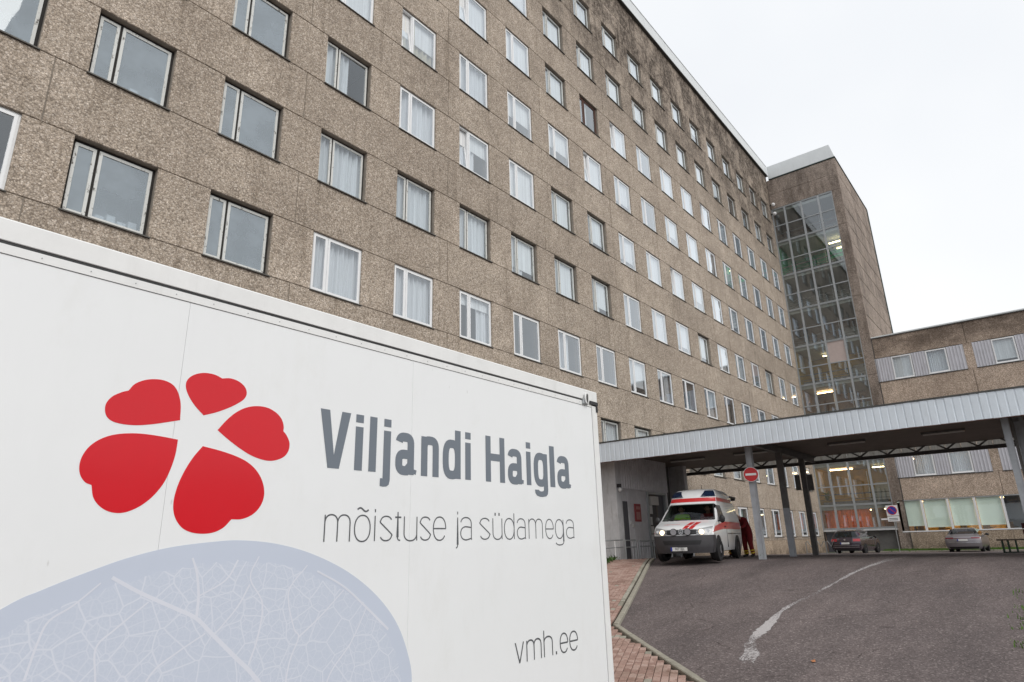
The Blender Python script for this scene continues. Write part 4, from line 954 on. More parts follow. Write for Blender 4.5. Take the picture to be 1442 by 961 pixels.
def ribbon(b, pts, w, off, closed=False, butt=None):
    P = [np.array(p, float) for p in pts]; n = len(P); ws = w if isinstance(w, (list, tuple, np.ndarray)) else [w]*n; Lp = []; Rp = []
    for i in range(n):
        if closed: d0 = P[i]-P[i-1]; d1 = P[(i+1) % n]-P[i]
        else: d0 = P[i]-P[i-1] if i else P[1]-P[0]; d1 = P[i+1]-P[i] if i < n-1 else P[-1]-P[-2]
        d0 = d0/(np.linalg.norm(d0)+1e-9); d1 = d1/(np.linalg.norm(d1)+1e-9); t = d0+d1; t /= (np.linalg.norm(t)+1e-9); nr = np.array((-t[1], t[0])); s_ = ws[i]/2/max(.45, float(np.dot(nr, (-d1[1], d1[0]))))
        Lp.append(P[i]+nr*s_); Rp.append(P[i]-nr*s_)
    rng = range(n if closed else n-1)
    for i in rng:
        j = (i+1) % n; b.poly([(q[0], TY-off, q[1]) for q in (Lp[i], Rp[i], Rp[j], Lp[j])])
V = [[(-2.059,.542),(-1.92,.464),(-1.742,.379),(-1.635,.325),(-1.547,.245),(-1.411,.121),(-1.26,-.022),(-.95,-.4)],[(-1.69,.618),(-1.659,.543),(-1.637,.433),(-1.635,.331)],[(-.932,.521),(-.74,.426),(-.567,.3),(-.368,.142)],[(-1.318,.616),(-1.36,.504),(-1.276,.372),(-1.283,.209),(-1.326,.065)],[(-2.104,.52),(-2.203,.431),(-2.286,.376),(-2.315,.294),(-2.34,.147)],[(-1.003,.557),(-1.115,.417),(-1.067,.226),(-1.03,.17),(-1.077,.054),(-1.1,-.1)],[(-1.88,.421),(-2.015,.312),(-2.083,.241),(-2.065,.104),(-2.05,-.1)],[(-1.58,.249),(-1.727,.169),(-1.824,.099),(-1.9,-.05)],[(-.732,.403),(-.892,.267),(-1.03,.17)],[(-1.637,.43),(-1.5,.5),(-1.44,.6)],[(-1.53,.24),(-1.42,.36),(-1.36,.47)],[(-.55,.29),(-.66,.1),(-.8,-.05),(-.85,-.2)]]
for k, pl in enumerate(V):
    b = MB(); q = catmull(pl, 5)+[tuple(pl[-1])]; w0 = (.020, .013, .013)[k] if k < 3 else .0085
    ribbon(b, q, np.linspace(w0*.8, w0*1.2, len(q)), .0014+.00005*k); b.build('leaf_vein', M['veinlight'], lp, fix=False)

# ---- lettering: every glyph drawn from strokes
def arc(cx, cz, rx, rz, a0, a1, n=16, e=2.5):
    o = []
    for t in np.linspace(a0, a1, n):
        c, s = math.cos(R(t)), math.sin(R(t)); o.append((cx+rx*math.copysign(abs(c)**(2/e), c), cz+rz*math.copysign(abs(s)**(2/e), s)))
    return o
class Pen:
    def __init__(s, w, base, xh, cap, desc, e=2.5): s.b = MB(); s.w = w; s.z = base; s.xh = xh; s.cap = cap; s.ds = desc; s.k = 0; s.e = e
    def st(s, pts, w=None, closed=False): s.k += 1; ribbon(s.b, pts, w or s.w, .0012+.00004*s.k, closed)
    def poly(s, pts): s.k += 1; s.b.poly([(x, TY-.0012-.00004*s.k, z) for x, z in pts])
    def rect(s, x0, x1, z0, z1): s.poly([(x0,z0),(x1,z0),(x1,z1),(x0,z1)])
    def glyph(s, ch, x0, x1):
        w, z, xh, cap, ds, e = s.w, s.z, s.xh, s.cap, s.ds, s.e; h = w/2; top = z+xh; xm = (x0+x1)/2; A = lambda *a, n=16: arc(*a, n, e)
        ov = .006
        if ch == 'V': s.poly([(x0,z+cap),(x0+w*1.12,z+cap),(xm,z+.085),(x1-w*1.12,z+cap),(x1,z+cap),(xm+w*.68,z),(xm-w*.68,z)])
        elif ch == 'H': s.rect(x0,x0+w,z,z+cap); s.rect(x1-w,x1,z,z+cap); s.rect(x0+w,x1-w,z+cap*.46,z+cap*.62)
        elif ch == 'l': s.rect(x0,x1,z,z+cap)
        elif ch == 'i':
            xx = (x0+x1)/2; s.rect(xx-h,xx+h,z,top)
            s.rect(xx-h,xx+h,z+cap-max(w*.85,.012) if w > .02 else z+cap-.02,z+cap)
        elif ch == 'j':
            if w > .03:
                s.rect(x1-w, x1, z-ds*.5, top); s.poly([(x1-w,z-ds*.5),(x1,z-ds*.5),(x1-w*.12,z-ds*.83),(x1-w*.45,z-ds*.97),(x1-w*.9,z-ds),(x1-w*1.35,z-ds*.97),(x1-w*1.35,z-ds*.42),(x1-w*1.15,z-ds*.40),(x1-w*1.02,z-ds*.42)])
            else: s.st([(x1-h,top),(x1-h,z-ds*.55)]+A(x1-h-.02, z-ds*.55, .02, ds*.45-h, 0, -85, n=8))
            s.rect(x1-w,x1,z+cap-max(w*.85,.012) if w > .02 else z+cap-.02,z+cap)
        elif ch in 'nhm':
            s.rect(x0,x0+w,z,z+cap if ch == 'h' else top)
            nleg = 2 if ch == 'm' else 1; stp = (x1-x0-w)/nleg
            for k in range(nleg):
                xa = x0+h+stp*k; xb = xa+stp; r = stp/2
                s.st(A(xa+r, top-xh*.30, r, xh*.30-h+ov, 172, 0, n=14)+[(xb, z)])
        elif ch in 'uü':
            s.rect(x1-w,x1,z,top); r = (x1-x0-w)/2
            s.st([(x0+h,top)]+A(x0+h+r, z+xh*.30, r, xh*.30-h+ov, 180, 352, n=14))
            if ch == 'ü': d = .012; [s.rect(q-d*.6,q+d*.6,z+cap-.022,z+cap) for q in (xm-(x1-x0)*.22, xm+(x1-x0)*.18)]
        elif ch in 'oõ':
            s.st(A(xm, z+xh/2, (x1-x0)/2-h, xh/2-h+ov, 0, 345, n=30), closed=True)
            if ch == 'õ': s.st([(xm-.045+.09*t, z+xh+.037+.011*math.sin(-t*6.28+3.14)) for t in np.linspace(0,1,14)], w*1.15)
        elif ch == 'd':
            s.rect(x1-w,x1,z,z+cap); s.st(A((x0+x1)/2, z+xh/2, (x1-x0)/2-h, xh/2-h+ov, 0, 345, n=30), closed=True)
        elif ch == 'g':
            s.st(A((x0+x1)/2, z+xh*.5, (x1-x0)/2-h, xh*.5-h+ov, 0, 345, n=30), closed=True)
            r = (x1-x0)/2-h
            if w > .03:
                s.rect(x1-w, x1, z-ds*.35, top); g0 = ds*.52
                s.poly([(x1-w,z-ds*.3),(x1,z-ds*.3),(x1-w*.1,z-ds*.7),(x1-w*.5,z-ds*.92),(xm+w*.2,z-ds),(xm-w*.35,z-ds),(x0+w*.55,z-ds*.9),(x0+w*.2,z-ds*.68),(x0+w*.12,z-ds*.36),(x0+w*1.05,z-ds*.36),(x0+w*1.2,z-ds*.47),(xm,z-ds*.5),(x1-w*1.1,z-ds*.44)])
            else: s.st([(x1-h,top),(x1-h,z-ds*.45)]+A(xm, z-ds*.45, r, ds*.55-h, 0, -165, n=14))
        elif ch == 'a':
            r = (x1-x0-w*.9)/2-h; xs_ = x1-w*.35-h; r = (xs_-x0-h)/2; xc = x0+h+r
            s.st(A(xc, top-xh*.28, r, xh*.28-h+ov, 168, 0, n=14)+[(xs_, z+.0)])
            bz = xh*.58; s.st([(xs_, z+bz-h*.9)]+A(xc-.0, z+bz/2, r, bz/2-h+ov, 80, 280, n=18)+[(xs_, z+h*2.1)])
            s.st([(xs_, z+h), (x1, z+h*.6)], w*.5)
        elif ch == 'e':
            r = (x1-x0)/2-h; s.st(A(xm, z+xh/2, r, xh/2-h+ov, 0, 325, n=28)); s.rect(x0+h,x1-h,z+xh*.5-h,z+xh*.5+h)
        elif ch == 's':
            r = (x1-x0)/2-h; q = xh/4-h/2
            P_ = A(xm, z+xh-h-q, r, q+ov/2, 25, 180, n=12)+[(xm, z+xh/2)]+A(xm, z+h+q, r, q+ov/2, 0, -158, n=14)
            s.st(catmull(P_, 3)+[P_[-1]])
        elif ch == 't':
            xx = x0+(x1-x0)*.45; s.st([(xx,z+xh*1.18),(xx,z+xh*.14)]+A(xx+.022, z+xh*.14, .022, xh*.14-h+.002, 180, 275, n=8)); s.rect(x0,x1,top-w*1.3,top-w*.1)
        elif ch == 'v': s.poly([(x0,top),(x0+w*1.1,top),(xm,z+w*1.6),(x1-w*1.1,top),(x1,top),(xm+w*.55,z),(xm-w*.55,z)])
        elif ch == '.': s.rect(xm-.009,xm+.009,z,z+.024)
def write(name, glyphs, w, base, xh, cap, ds, mat, e=2.5):
    for ch, x0, x1 in glyphs:
        pn = Pen(w, base, xh, cap, ds, e); pn.glyph(ch, x0, x1); pn.b.build(name, mat, trl, fix=False)
write('bold_letter', [('V',-.98,-.742),('i',-.699,-.635),('l',-.582,-.519),('j',-.456,-.394),('a',-.349,-.152),('n',-.106,.074),('d',.115,.311),('i',.361,.428),('H',.604,.845),('a',.885,1.095),('i',1.136,1.208),('g',1.245,1.450),('l',1.487,1.563),('a',1.601,1.815)], .064, 1.132, .288, .370, .094, M['ink'], 2.9)
write('thin_letter', [('m',-.903,-.704),('õ',-.677,-.542),('i',-.515,-.501),('s',-.466,-.358),('t',-.335,-.281),('u',-.257,-.13),('s',-.106,-.0),('e',.021,.156),('j',.262,.282),('a',.306,.436),('s',.525,.646),('ü',.677,.798),('d',.819,.954),('a',.985,1.105),('m',1.144,1.345),('e',1.383,1.508),('g',1.529,1.662),('a',1.700,1.832)], .0092, .687, .160, .203, .062, M['ink2'], 2.2)
write('web_address_letter', [('v',.92,1.037),('m',1.066,1.268),('h',1.297,1.425),('.',1.462,1.483),('e',1.525,1.651),('e',1.669,1.803)], .0125, -.243, .150, .2, .06, M['ink2'], 2.2)

# ------------------------------------------------------------------ vehicles: lofted bodies, local +x forward, +y left
class Body:
    def __init__(s, zs, xf, xr, w, cf, cr, zt=None):
        s.T = [np.array(a, float) for a in (zs, xf, xr, w, cf, cr)]
    def at(s, z): return [float(np.interp(z, s.T[0], a)) for a in s.T[1:]]
    def front(s, q, z, off=0.0):
        xf, xr, w, cf, cr = s.at(z); return (xf-cf*abs(q)**3+off, q*w, z)
    def rear(s, q, z, off=0.0):
        xf, xr, w, cf, cr = s.at(z); return (xr+cr*abs(q)**3-off, q*w, z)
    def side(s, x, z, sg, off=0.0):
        xf, xr, w, cf, cr = s.at(z); return (x, sg*(w+off), z)
    Q = [-1, -.965, -.9, -.8, -.65, -.45, -.22, 0, .22, .45, .65, .8, .9, .965, 1]
    def ringpts(s, z):
        xf, xr, w, cf, cr = s.at(z); P = [s.front(q, z) for q in s.Q]
        n = 9; xa, xb = xf-cf, xr+cr
        P += [(xa+(xb-xa)*k/n, w, z) for k in range(1, n)]
        P += [s.rear(q, z) for q in reversed(s.Q)]
        P += [(xb+(xa-xb)*k/n, -w, z) for k in range(1, n)]
        return P
    def loft(s, name, mats, root, zlist, mi=lambda i, k, c: 0, skip=lambda i, k, c: False, cap=True):
        b = MB(); rings = [s.ringpts(z) for z in zlist]; n = len(rings[0])
        for r in rings: b.v += r
        for i in range(len(rings)-1):
            for k in range(n):
                j = (k+1) % n; f = (i*n+k, i*n+j, (i+1)*n+j, (i+1)*n+k); c = [sum(b.v[q][a] for q in f)/4 for a in range(3)]
                if skip(i, k, c): continue
                b.f.append(f); b.m.append(mi(i, k, c))
        if cap:
            m0 = len(rings)-1; b.f.append(tuple(m0*n+k for k in range(n))); b.m.append(mi(m0, 0, (-2, 0, zlist[-1])))
        return b.build(name, mats, root, smooth=True, local=True)
    def patch(s, kind, name, mat, root, lo, hi, off=.012, nz=6, nq=10, sg=1, th=.012):
        """a plate that follows the body: lo(t), hi(t) give (coordinate, z) along the lower and upper edge"""
        b = MB(); pts = []
        for i in range(nz+1):
            for k in range(nq+1):
                a = lo(k/nq); c = hi(k/nq); u = i/nz; q = a[0]+(c[0]-a[0])*u; z = a[1]+(c[1]-a[1])*u
                p = s.front(q, z, off) if kind == 'front' else s.rear(q, z, off) if kind == 'rear' else s.side(q, z, sg, off); pts.append(p)
        m0 = nq+1; b.v = pts
        for i in range(nz):
            for k in range(nq): b.f.append((i*m0+k, i*m0+k+1, (i+1)*m0+k+1, (i+1)*m0+k)); b.m.append(0)
        edge = [k for k in range(m0)]+[i*m0+nq for i in range(1, nz+1)]+[nz*m0+k for k in range(nq-1, -1, -1)]+[i*m0 for i in range(nz-1, 0, -1)]
        base = len(b.v); d = {'front': (-th-off, 0, 0), 'rear': (th+off, 0, 0), 'side': (0, -sg*(th+off), 0)}[kind]
        b.v += [tuple(pts[e][a]+d[a] for a in range(3)) for e in edge]; n = len(edge)
        for i in range(n): j = (i+1) % n; b.f.append((edge[i], edge[j], base+j, base+i)); b.m.append(0)
        return b.build(name, mat, root, smooth=True, local=True)
def rect(q0, q1, z0, z1): return (lambda t: (q0+(q1-q0)*t, z0)), (lambda t: (q0+(q1-q0)*t, z1))
def wheel(root, x, y, r, w, sg, steer=0):
    ty = MB()
    prof = [(r*.62, -w/2), (r*.93, -w/2), (r, -w/2+.03), (r, w/2-.03), (r*.93, w/2), (r*.62, w/2)]; n = 28
    for i in range(n):
        a = 2*math.pi*i/n
        for rr, yy in prof: ty.v.append((rr*math.cos(a), yy, rr*math.sin(a)))
    m0 = len(prof)
    for i in range(n):
        for k in range(m0-1): j = (i+1) % n; ty.f.append((i*m0+k, j*m0+k, j*m0+k+1, i*m0+k+1)); ty.m.append(0)
    o = ty.build('wheel', M['rubber'], root, smooth=True, local=True); o.location = (x, y, r); o.rotation_euler = (0, 0, steer)
    b = MB(); b.cyl((0, sg*(w/2-.045), 0), (0,1,0), r*.63, .03, 24); b.cyl((0, sg*(w/2-.02), 0), (0,1,0), r*.16, .03, 12)
    for k in range(5):
        a = 2*math.pi*k/5; b.bar((r*.12*math.cos(a), sg*(w/2-.022), r*.12*math.sin(a)), (r*.58*math.cos(a), sg*(w/2-.022), r*.58*math.sin(a)), r*.16, .02, up=(0,1,0))
    b.build('rim', M['rim'], o, local=True)
    return o
M['vanwhite'] = plain('white_van_paint', (.76, .77, .78), .22, var=.03, nscale=1, coat=.6, dirt=.08)
M['bumper'] = plain('grey_bumper_plastic', (.052, .050, .055), .55, var=.2, nscale=6)
M['carglass'] = glassmat('car_glass', (.45, .49, .48), .8)
M['darkglass'] = plain('dark_tinted_glass', (.012, .014, .016), .06, var=.1, coat=.5)
M['vanred'] = plain('red_sticker', (.56, .008, .010), .35, var=.06, coat=.3)
M['reflector'] = plain('lamp_reflector', (.34, .35, .36), .3, .3, var=.1)
M['headglow'] = emit('lit_headlamp', (1.0, .80, .52), 3.0)
M['bluelamp'] = plain('dark_blue_beacon', (.012, .025, .06), .15, var=.2, coat=.5)

VX, VY, VR = 16.5, -4.9, R(190)
van = thing('ambulance', 'white ambulance van with red stripes and lit headlamps parked under the canopy edge', 'ambulance', (VX, VY, gz(VX+1.6)+.06), VR)
vb = Body([.28,.40,.60,.76,.86,.98,1.08,1.16,1.25,1.50,1.78,1.88,1.94,2.03,2.14,2.24,2.31,2.34],
          [-.05,0,.0,-.02,-.05,-.12,-.32,-.62,-.92,-1.26,-1.66,-1.78,-1.82,-1.86,-1.96,-2.10,-2.28,-2.55],
          [-4.86,-4.88,-4.90,-4.90,-4.90,-4.90,-4.89,-4.88,-4.87,-4.83,-4.78,-4.75,-4.72,-4.62,-4.5,-4.35,-4.2,-4.0],
          [.90,.93,.945,.95,.95,.95,.95,.945,.935,.88,.81,.785,.77,.765,.74,.69,.62,.48],
          [.30,.32,.32,.30,.30,.28,.26,.24,.20,.20,.20,.20,.20,.22,.22,.22,.22,.2], [.06]*13+[.08,.1,.1,.1,.1])
vz = [.28,.40,.60,.76,.86,.98,1.08,1.16,1.27,1.40,1.50,1.64,1.78,1.88,1.94,2.03,2.14,2.24,2.31,2.34]
def vskip(i, k, c): return 1.27 <= c[2] <= 1.78 and k < 14 and abs(c[1]) < .80
vb.loft('body', [M['vanwhite'], M['black']], van, vz, skip=vskip)
MB().box(-4.7, -.3, -.8, .8, .26, .3).build('floor', M['black'], van, local=True)
b = MB(); b.box(-2.75, -2.68, -.78, .78, .8, 1.86); b.box(-2.68, -1.0, -.8, .8, 1.0, 1.1); b.build('bulkhead', M['bumper'], van, local=True)
b = MB(); b.box(-1.35, -.98, -.78, .78, 1.08, 1.21); b.build('dashboard', M['black'], van, local=True)
for y in (-.45, .45):
    b = MB(); b.cbox(-2.45, -1.95, y-.25, y+.25, .7, .95, .03, face='+z'); b.box(-2.5, -2.36, y-.24, y+.24, .95, 1.5); b.box(-2.48, -2.38, y-.13, y+.13, 1.52, 1.72); b.build('seat', M['navy'], van, local=True)
vb.patch('front', 'bumper', M['bumper'], van, *rect(-1.0, 1.0, .24, .775), off=.015, nq=24)
for sg in (1, -1): vb.patch('side', 'bumper_corner', M['bumper'], van, *rect(-.56, -.29, .26, .775), off=.012, sg=sg, nq=3)
vb.patch('front', 'lower_grille', M['black'], van, lambda t: (-.60+1.20*t, .49), lambda t: (-.66+1.32*t, .62), off=.02)
vb.patch('front', 'grille', M['black'], van, *rect(-.56, .56, .80, .95), off=.012)
for z in (.845, .905): vb.patch('front', 'grille_bar', M['bumper'], van, *rect(-.55, .55, z, z+.012), off=.022, nz=1)
for sg in (1, -1):
    h = vb.patch('front', 'headlight', M['reflector'], van, lambda t: (sg*(.50+.46*t), .785+.02*t), lambda t: (sg*(.50+.47*t), .955+.085*t), off=.012)
    b = MB(); x, y, z = vb.front(sg*.66, .87, .03); b.cyl((x, y, z), (1,0,.05), .075, .03, 16); b.build('lit_bulb', M['headglow'], h, local=True)
    b = MB(); x, y, z = vb.front(sg*.84, .90, .02); b.cyl((x, y, z), (1,0,.05), .05, .03, 12); b.build('side_lamp', M['chrome'], h, local=True)
    x, y, z = vb.front(sg*.235, .88, .06); b = MB(); b.cyl((x, y, z), (1,0,0), .108, .07, 20); l = b.build('spot_lamp', M['black'], van, local=True)
    b = MB(); b.cyl((x+.037, y, z), (1,0,0), .095, .01, 20); b.build('lens', M['rim'], l, local=True)
x, y, z = vb.front(0, .885, .03); b = MB(); b.cyl((x, y, z), (1,0,0), .085, .02, 24); e = b.build('round_badge', M['black'], van, local=True)
b = MB(); x += .014
b.tube([(x, y+.078*math.cos(a), z+.078*math.sin(a)) for a in np.linspace(0, 2*math.pi, 25)], .008, 6)
for s_ in (-1, 1):
    b.bar((x, y+s_*.03, z+.066), (x, y, z+.012), .014, .008, up=(1,0,0)); b.bar((x, y+s_*.062, z+.036), (x, y+s_*.03, z-.06), .014, .008, up=(1,0,0)); b.bar((x, y+s_*.03, z-.06), (x, y, z-.004), .014, .008, up=(1,0,0))
b.build('badge_ring', M['chrome'], e, local=True)
x, y, z = vb.front(-.10, .36, .03)
pt = MB().box(x-.02, x, -.36, .16, .31, .42).build('number_plate', M['paper'], van, local=True)
MB().box(x-.018, x+.002, -.36, -.31, .31, .42).build('blue_strip', M['blue'], pt, local=True)
text_mesh('907 BJL', .105, 'plate_lettering', M['black'], pt, Matrix.Translation((x+.003, -.075, .365)) @ Matrix.Rotation(R(90), 4, 'Z') @ Matrix.Rotation(R(90), 4, 'X'), sx=.9)
ws = vb.patch('front', 'windscreen', M['carglass'], van, lambda t: (-.93+1.86*t, 1.245), lambda t: (-.90+1.80*t, 1.80), off=.006, nq=16)
for sg in (1, -1):
    vb.patch('front', 'windscreen_edge', M['black'], van, lambda t: (sg*(.895+.045*t), 1.245), lambda t: (sg*(.865+.04*t), 1.80), off=.010, nq=2)
vb.patch('front', 'windscreen_edge', M['black'], van, *rect(-.92, .92, 1.225, 1.275), off=.010, nz=1, nq=16)
b = MB()
for s_ in (-.5, .35): p0 = vb.front(s_, 1.27, .03); p1 = vb.front(s_-.42, 1.36, .03); b.tube([p0, p1], .008, 5)
b.build('wiper', M['black'], van, local=True)
for k, s0 in enumerate((.02, .22)):
    vb.patch('front', 'bonnet_stripe', M['vanred'], van, lambda t: (s0+.155*t, .965), lambda t: (s0+.20+.155*t, 1.225), off=.006, nz=10, nq=3)
p0 = vb.front(-.40, 1.10, .012); p1 = vb.front(-.40, 1.15, .012); sl = math.atan2(p1[2]-p0[2], p1[0]-p0[0])
text_mesh('REANIMOBIIL', .085, 'bonnet_lettering', M['vanred'], van, Matrix.Translation(vb.front(-.40, 1.12, .02)) @ Matrix.Rotation(R(90), 4, 'Z') @ Matrix.Rotation(math.pi-sl, 4, 'X') @ Matrix.Diagonal((-1,1,1,1)))
vb.patch('front', 'roof_stripe', M['vanred'], van, *rect(-.99, .99, 1.875, 2.005), off=.008, nq=20)
for sg in (1, -1):
    vb.patch('side', 'roof_stripe', M['vanred'], van, lambda t: (-2.06-2.4*t, 1.885-.0*t), lambda t: (-2.10-2.3*t, 2.01), off=.006, sg=sg)
    vb.patch('side', 'side_stripe', M['vanred'], van, lambda t: (-.32-4.4*t, .86+.10*min(1, t*3)), lambda t: (-.66-4.06*t, 1.04+.16*min(1, t*3)), off=.006, sg=sg, nq=24)
    vb.patch('side', 'door_window', M['darkglass'], van, lambda t: (-1.28-.98*t, 1.22), lambda t: (-1.70-.56*t, 1.74), off=.006, sg=sg)
    b = MB(); xx = -2.34; b.box(xx-.006, xx+.006, sg*.93-.03, sg*.956, .38, 1.2); b.build('door_gap', M['black'], van, local=True)
    vb.patch('side', 'sliding_rail', M['bumper'], van, *rect(-4.6, -2.5, .80, .82), off=.012, sg=sg, nz=1)
    b = MB(); y = sg*1.07
    b.sphere((-1.22, y, 1.27), .16, 12, sc=(.45, .62, .82)); b.bar((-1.25, sg*.9, 1.2), (-1.22, y, 1.22), .06, .05); b.build('mirror', M['black'], van, smooth=True, local=True)
    vb.patch('front', 'blue_beacon', M['bluelamp'], van, lambda t: (sg*(.40+.59*t), 2.05), lambda t: (sg*(.60+.37*t), 2.26), off=.035, nq=8)
    vb.patch('side', 'door_handle', M['black'], van, *rect(-2.22, -2.02, 1.02, 1.06), off=.02, sg=sg, nz=1, nq=2)
    for x in (-.92, -3.92):
        b = MB(); b.cyl((x, sg*.905, .37), (0,1,0), .40, .12, 28); b.build('wheel_arch', M['black'], van, local=True)
        wheel(van, x, sg*.85, .335, .24, sg, R(-9) if x > -2 else 0)
b = MB(); b.box(-5.65, -4.6, -.74, .74, 2.10, 2.17); b.box(-5.66, -5.6, -.72, .72, 2.04, 2.12); b.build('raised_tailgate', M['bumper'], van, local=True)
b = MB(); b.tube([(-2.6, .2, 2.33), (-2.65, .2, 2.48)], .008, 5); b.build('aerial', M['black'], van, local=True)

def car(name, label, loc, rz, kind):
    t = thing(name, label, 'car', loc, rz)
    if kind == 'estate':
        P = plain('dark_plum_car_paint', (.035, .022, .034), .22, .3, var=.1, coat=1.0)
        bd = Body([.20,.34,.55,.75,.90,.98,1.05,1.30,1.42,1.47], [-.08,0,0,-.05,-.2,-1.0,-1.25,-1.75,-2.0,-2.5], [-4.60,-4.66,-4.68,-4.66,-4.60,-4.54,-4.50,-4.30,-4.15,-4.0],
                  [.80,.87,.90,.90,.885,.86,.83,.68,.60,.48], [.3,.35,.35,.35,.3,.3,.3,.3,.3,.3], [.16,.2,.2,.2,.18,.16,.15,.14,.14,.14])
        gl = (1.02, 1.38); lamp = (.76, .92); plate = (.60, .71); tk = (0.55, .98)
    else:
        P = plain('silver_mauve_car_paint', (.25, .235, .25), .3, .55, var=.08, coat=.7)
        bd = Body([.20,.34,.55,.75,.88,.96,1.02,1.25,1.38,1.43], [-.08,0,0,-.05,-.2,-1.1,-1.35,-1.9,-2.15,-2.6], [-4.72,-4.80,-4.82,-4.80,-4.76,-4.62,-4.30,-3.75,-3.40,-3.1],
                  [.82,.90,.93,.92,.90,.86,.80,.68,.60,.48], [.3,.35,.35,.35,.3,.3,.3,.3,.3,.3], [.2,.24,.24,.22,.2,.2,.16,.14,.14,.14])
        gl = (1.03, 1.36); lamp = (.78, .87); plate = (.66, .77); tk = (.50, .97)
    zl = sorted(set(list(np.linspace(.2, 1.42 if kind != 'estate' else 1.46, 18))))
    bd.loft('body', P, t, zl)
    bd.patch('rear', 'rear_window', M['darkglass'] if kind != 'estate' else M['carglass'], t, lambda q: (-.86+1.72*q, gl[0]), lambda q: (-.86+1.72*q, gl[1]), off=.008, nq=12)
    if kind == 'estate': bd.patch('rear', 'window_backing', M['darkglass'], t, lambda q: (-.84+1.68*q, gl[0]+.01), lambda q: (-.84+1.68*q, gl[1]-.01), off=.003, nq=12)
    for sg in (1, -1):
        l = bd.patch('rear', 'tail_light', M['taillamp'] if kind == 'estate' else M['taillamp3'], t, lambda q: (sg*(tk[0]+(tk[1]-tk[0])*q), lamp[0]+.01), lambda q: (sg*(tk[0]+(tk[1]-tk[0])*q), lamp[1]), off=.012, nq=6)
        bd.patch('side', 'side_window', M['darkglass'], t, lambda q: (-1.5-2.55*q, 1.03), lambda q: (-1.95-1.95*q, 1.36), off=.006, sg=sg, nq=12)
        b = MB(); b.sphere((-1.6, sg*1.0, 1.02), .13, 10, sc=(.5, .8, .6)); b.bar((-1.6, sg*.8, .98), (-1.6, sg*.98, 1.0), .05, .04); b.build('mirror', M['black'], t, smooth=True, local=True)
        for x in (-.85, -3.6):
            b = MB(); b.cyl((x, sg*.85, .33), (0,1,0), .36, .1, 24); b.build('wheel_arch', M['black'], t, local=True)
            wheel(t, x, sg*.80, .315, .21, sg)
    pz = bd.rear(0, plate[0], .01); pl = MB().box(pz[0]-.018, pz[0]+.06, -.26, .26, plate[0], plate[1]).build('number_plate', M['paper'], t, local=True)
    MB().box(pz[0]-.020, pz[0], .21, .26, plate[0], plate[1]).build('blue_strip', M['blue'], pl, local=True)
    bd.patch('rear', 'bumper_strip', M['chrome'], t, *rect(-.9, .9, .40 if kind == 'estate' else .56, .425 if kind == 'estate' else .575), off=.014, nz=1, nq=12)
    bd.patch('rear', 'lower_bumper', M['black'], t, *rect(-.85, .85, .21, .33), off=.012, nz=2, nq=12)
    if kind == 'estate':
        bd.patch('rear', 'bumper_crease', M['rim'], t, *rect(-.9, .9, .50, .525), off=.016, nz=1, nq=12)
        x, y, z = bd.rear(0, .87, .015); b = MB(); b.cyl((x, y, z), (1,0,0), .055, .02, 16); b.build('round_badge', M['chrome'], t, local=True)
        for sg in (1, -1): b = MB(); b.tube([(-2.3, sg*.56, 1.46), (-2.5, sg*.57, 1.50), (-3.8, sg*.57, 1.49), (-4.0, sg*.56, 1.45)], .018, 6); b.build('roof_rail', M['chrome'], t, local=True)
    else:
        bd.patch('rear', 'light_bar', M['taillamp2'], t, *rect(-.5, .5, .80, .835), off=.010, nz=1, nq=8)
    return t
M['taillamp'] = plain('red_tail_lamp', (.42, .02, .03), .15, var=.1, coat=.6)
M['taillamp3'] = plain('deep_red_lamp', (.20, .02, .035), .2, var=.1, coat=.6)
M['taillamp2'] = plain('dark_red_light_bar', (.10, .03, .035), .2, var=.1, coat=.6)
car('estate_car', 'dark plum estate car parked in front of the glazed stair tower', (48.3, -3.65, gz(46)), R(-4), 'estate')
car('sedan_car', 'silver sedan parked in front of the mint blinds of the low wing', (50.2, -9.55, gz(48)), R(-1), 'sedan')

# ------------------------------------------------------------------ people
def grow(name, verts, edges, radii, regions, mats, parent, sub=2):
    """one continuous skinned body; every face takes the material of the nearest bone"""
    me = bpy.data.meshes.new('skin'); me.from_pydata([Vector(v) for v in verts], edges, []); o = link(bpy.data.objects.new('tmp', me))
    md = o.modifiers.new('s', 'SKIN'); md.use_smooth_shade = True
    for i, r in enumerate(radii):
        sv = me.skin_vertices[0].data[i]; sv.radius = (r, r) if isinstance(r, float) else r; sv.use_root = (i == 0)
    sb = o.modifiers.new('u', 'SUBSURF'); sb.levels = sub; sb.render_levels = sub
    dg = bpy.context.evaluated_depsgraph_get(); out_ = bpy.data.meshes.new_from_object(o.evaluated_get(dg)); bpy.data.objects.remove(o)
    out_.name = name; out_.materials.clear()
    for mt in mats: out_.materials.append(mt)
    A = np.array(verts, float); E_ = np.array(edges); a = A[E_[:,0]]; d = A[E_[:,1]]-a; L2 = (d*d).sum(1)+1e-9
    for p in out_.polygons:
        c = np.array(p.center); t = np.clip(((c-a)*d).sum(1)/L2, 0, 1); q = ((a+d*t[:,None]-c)**2).sum(1)
        p.material_index = regions[int(q.argmin())]; p.use_smooth = True
    return attach(link(bpy.data.objects.new(name, out_)), parent, True)
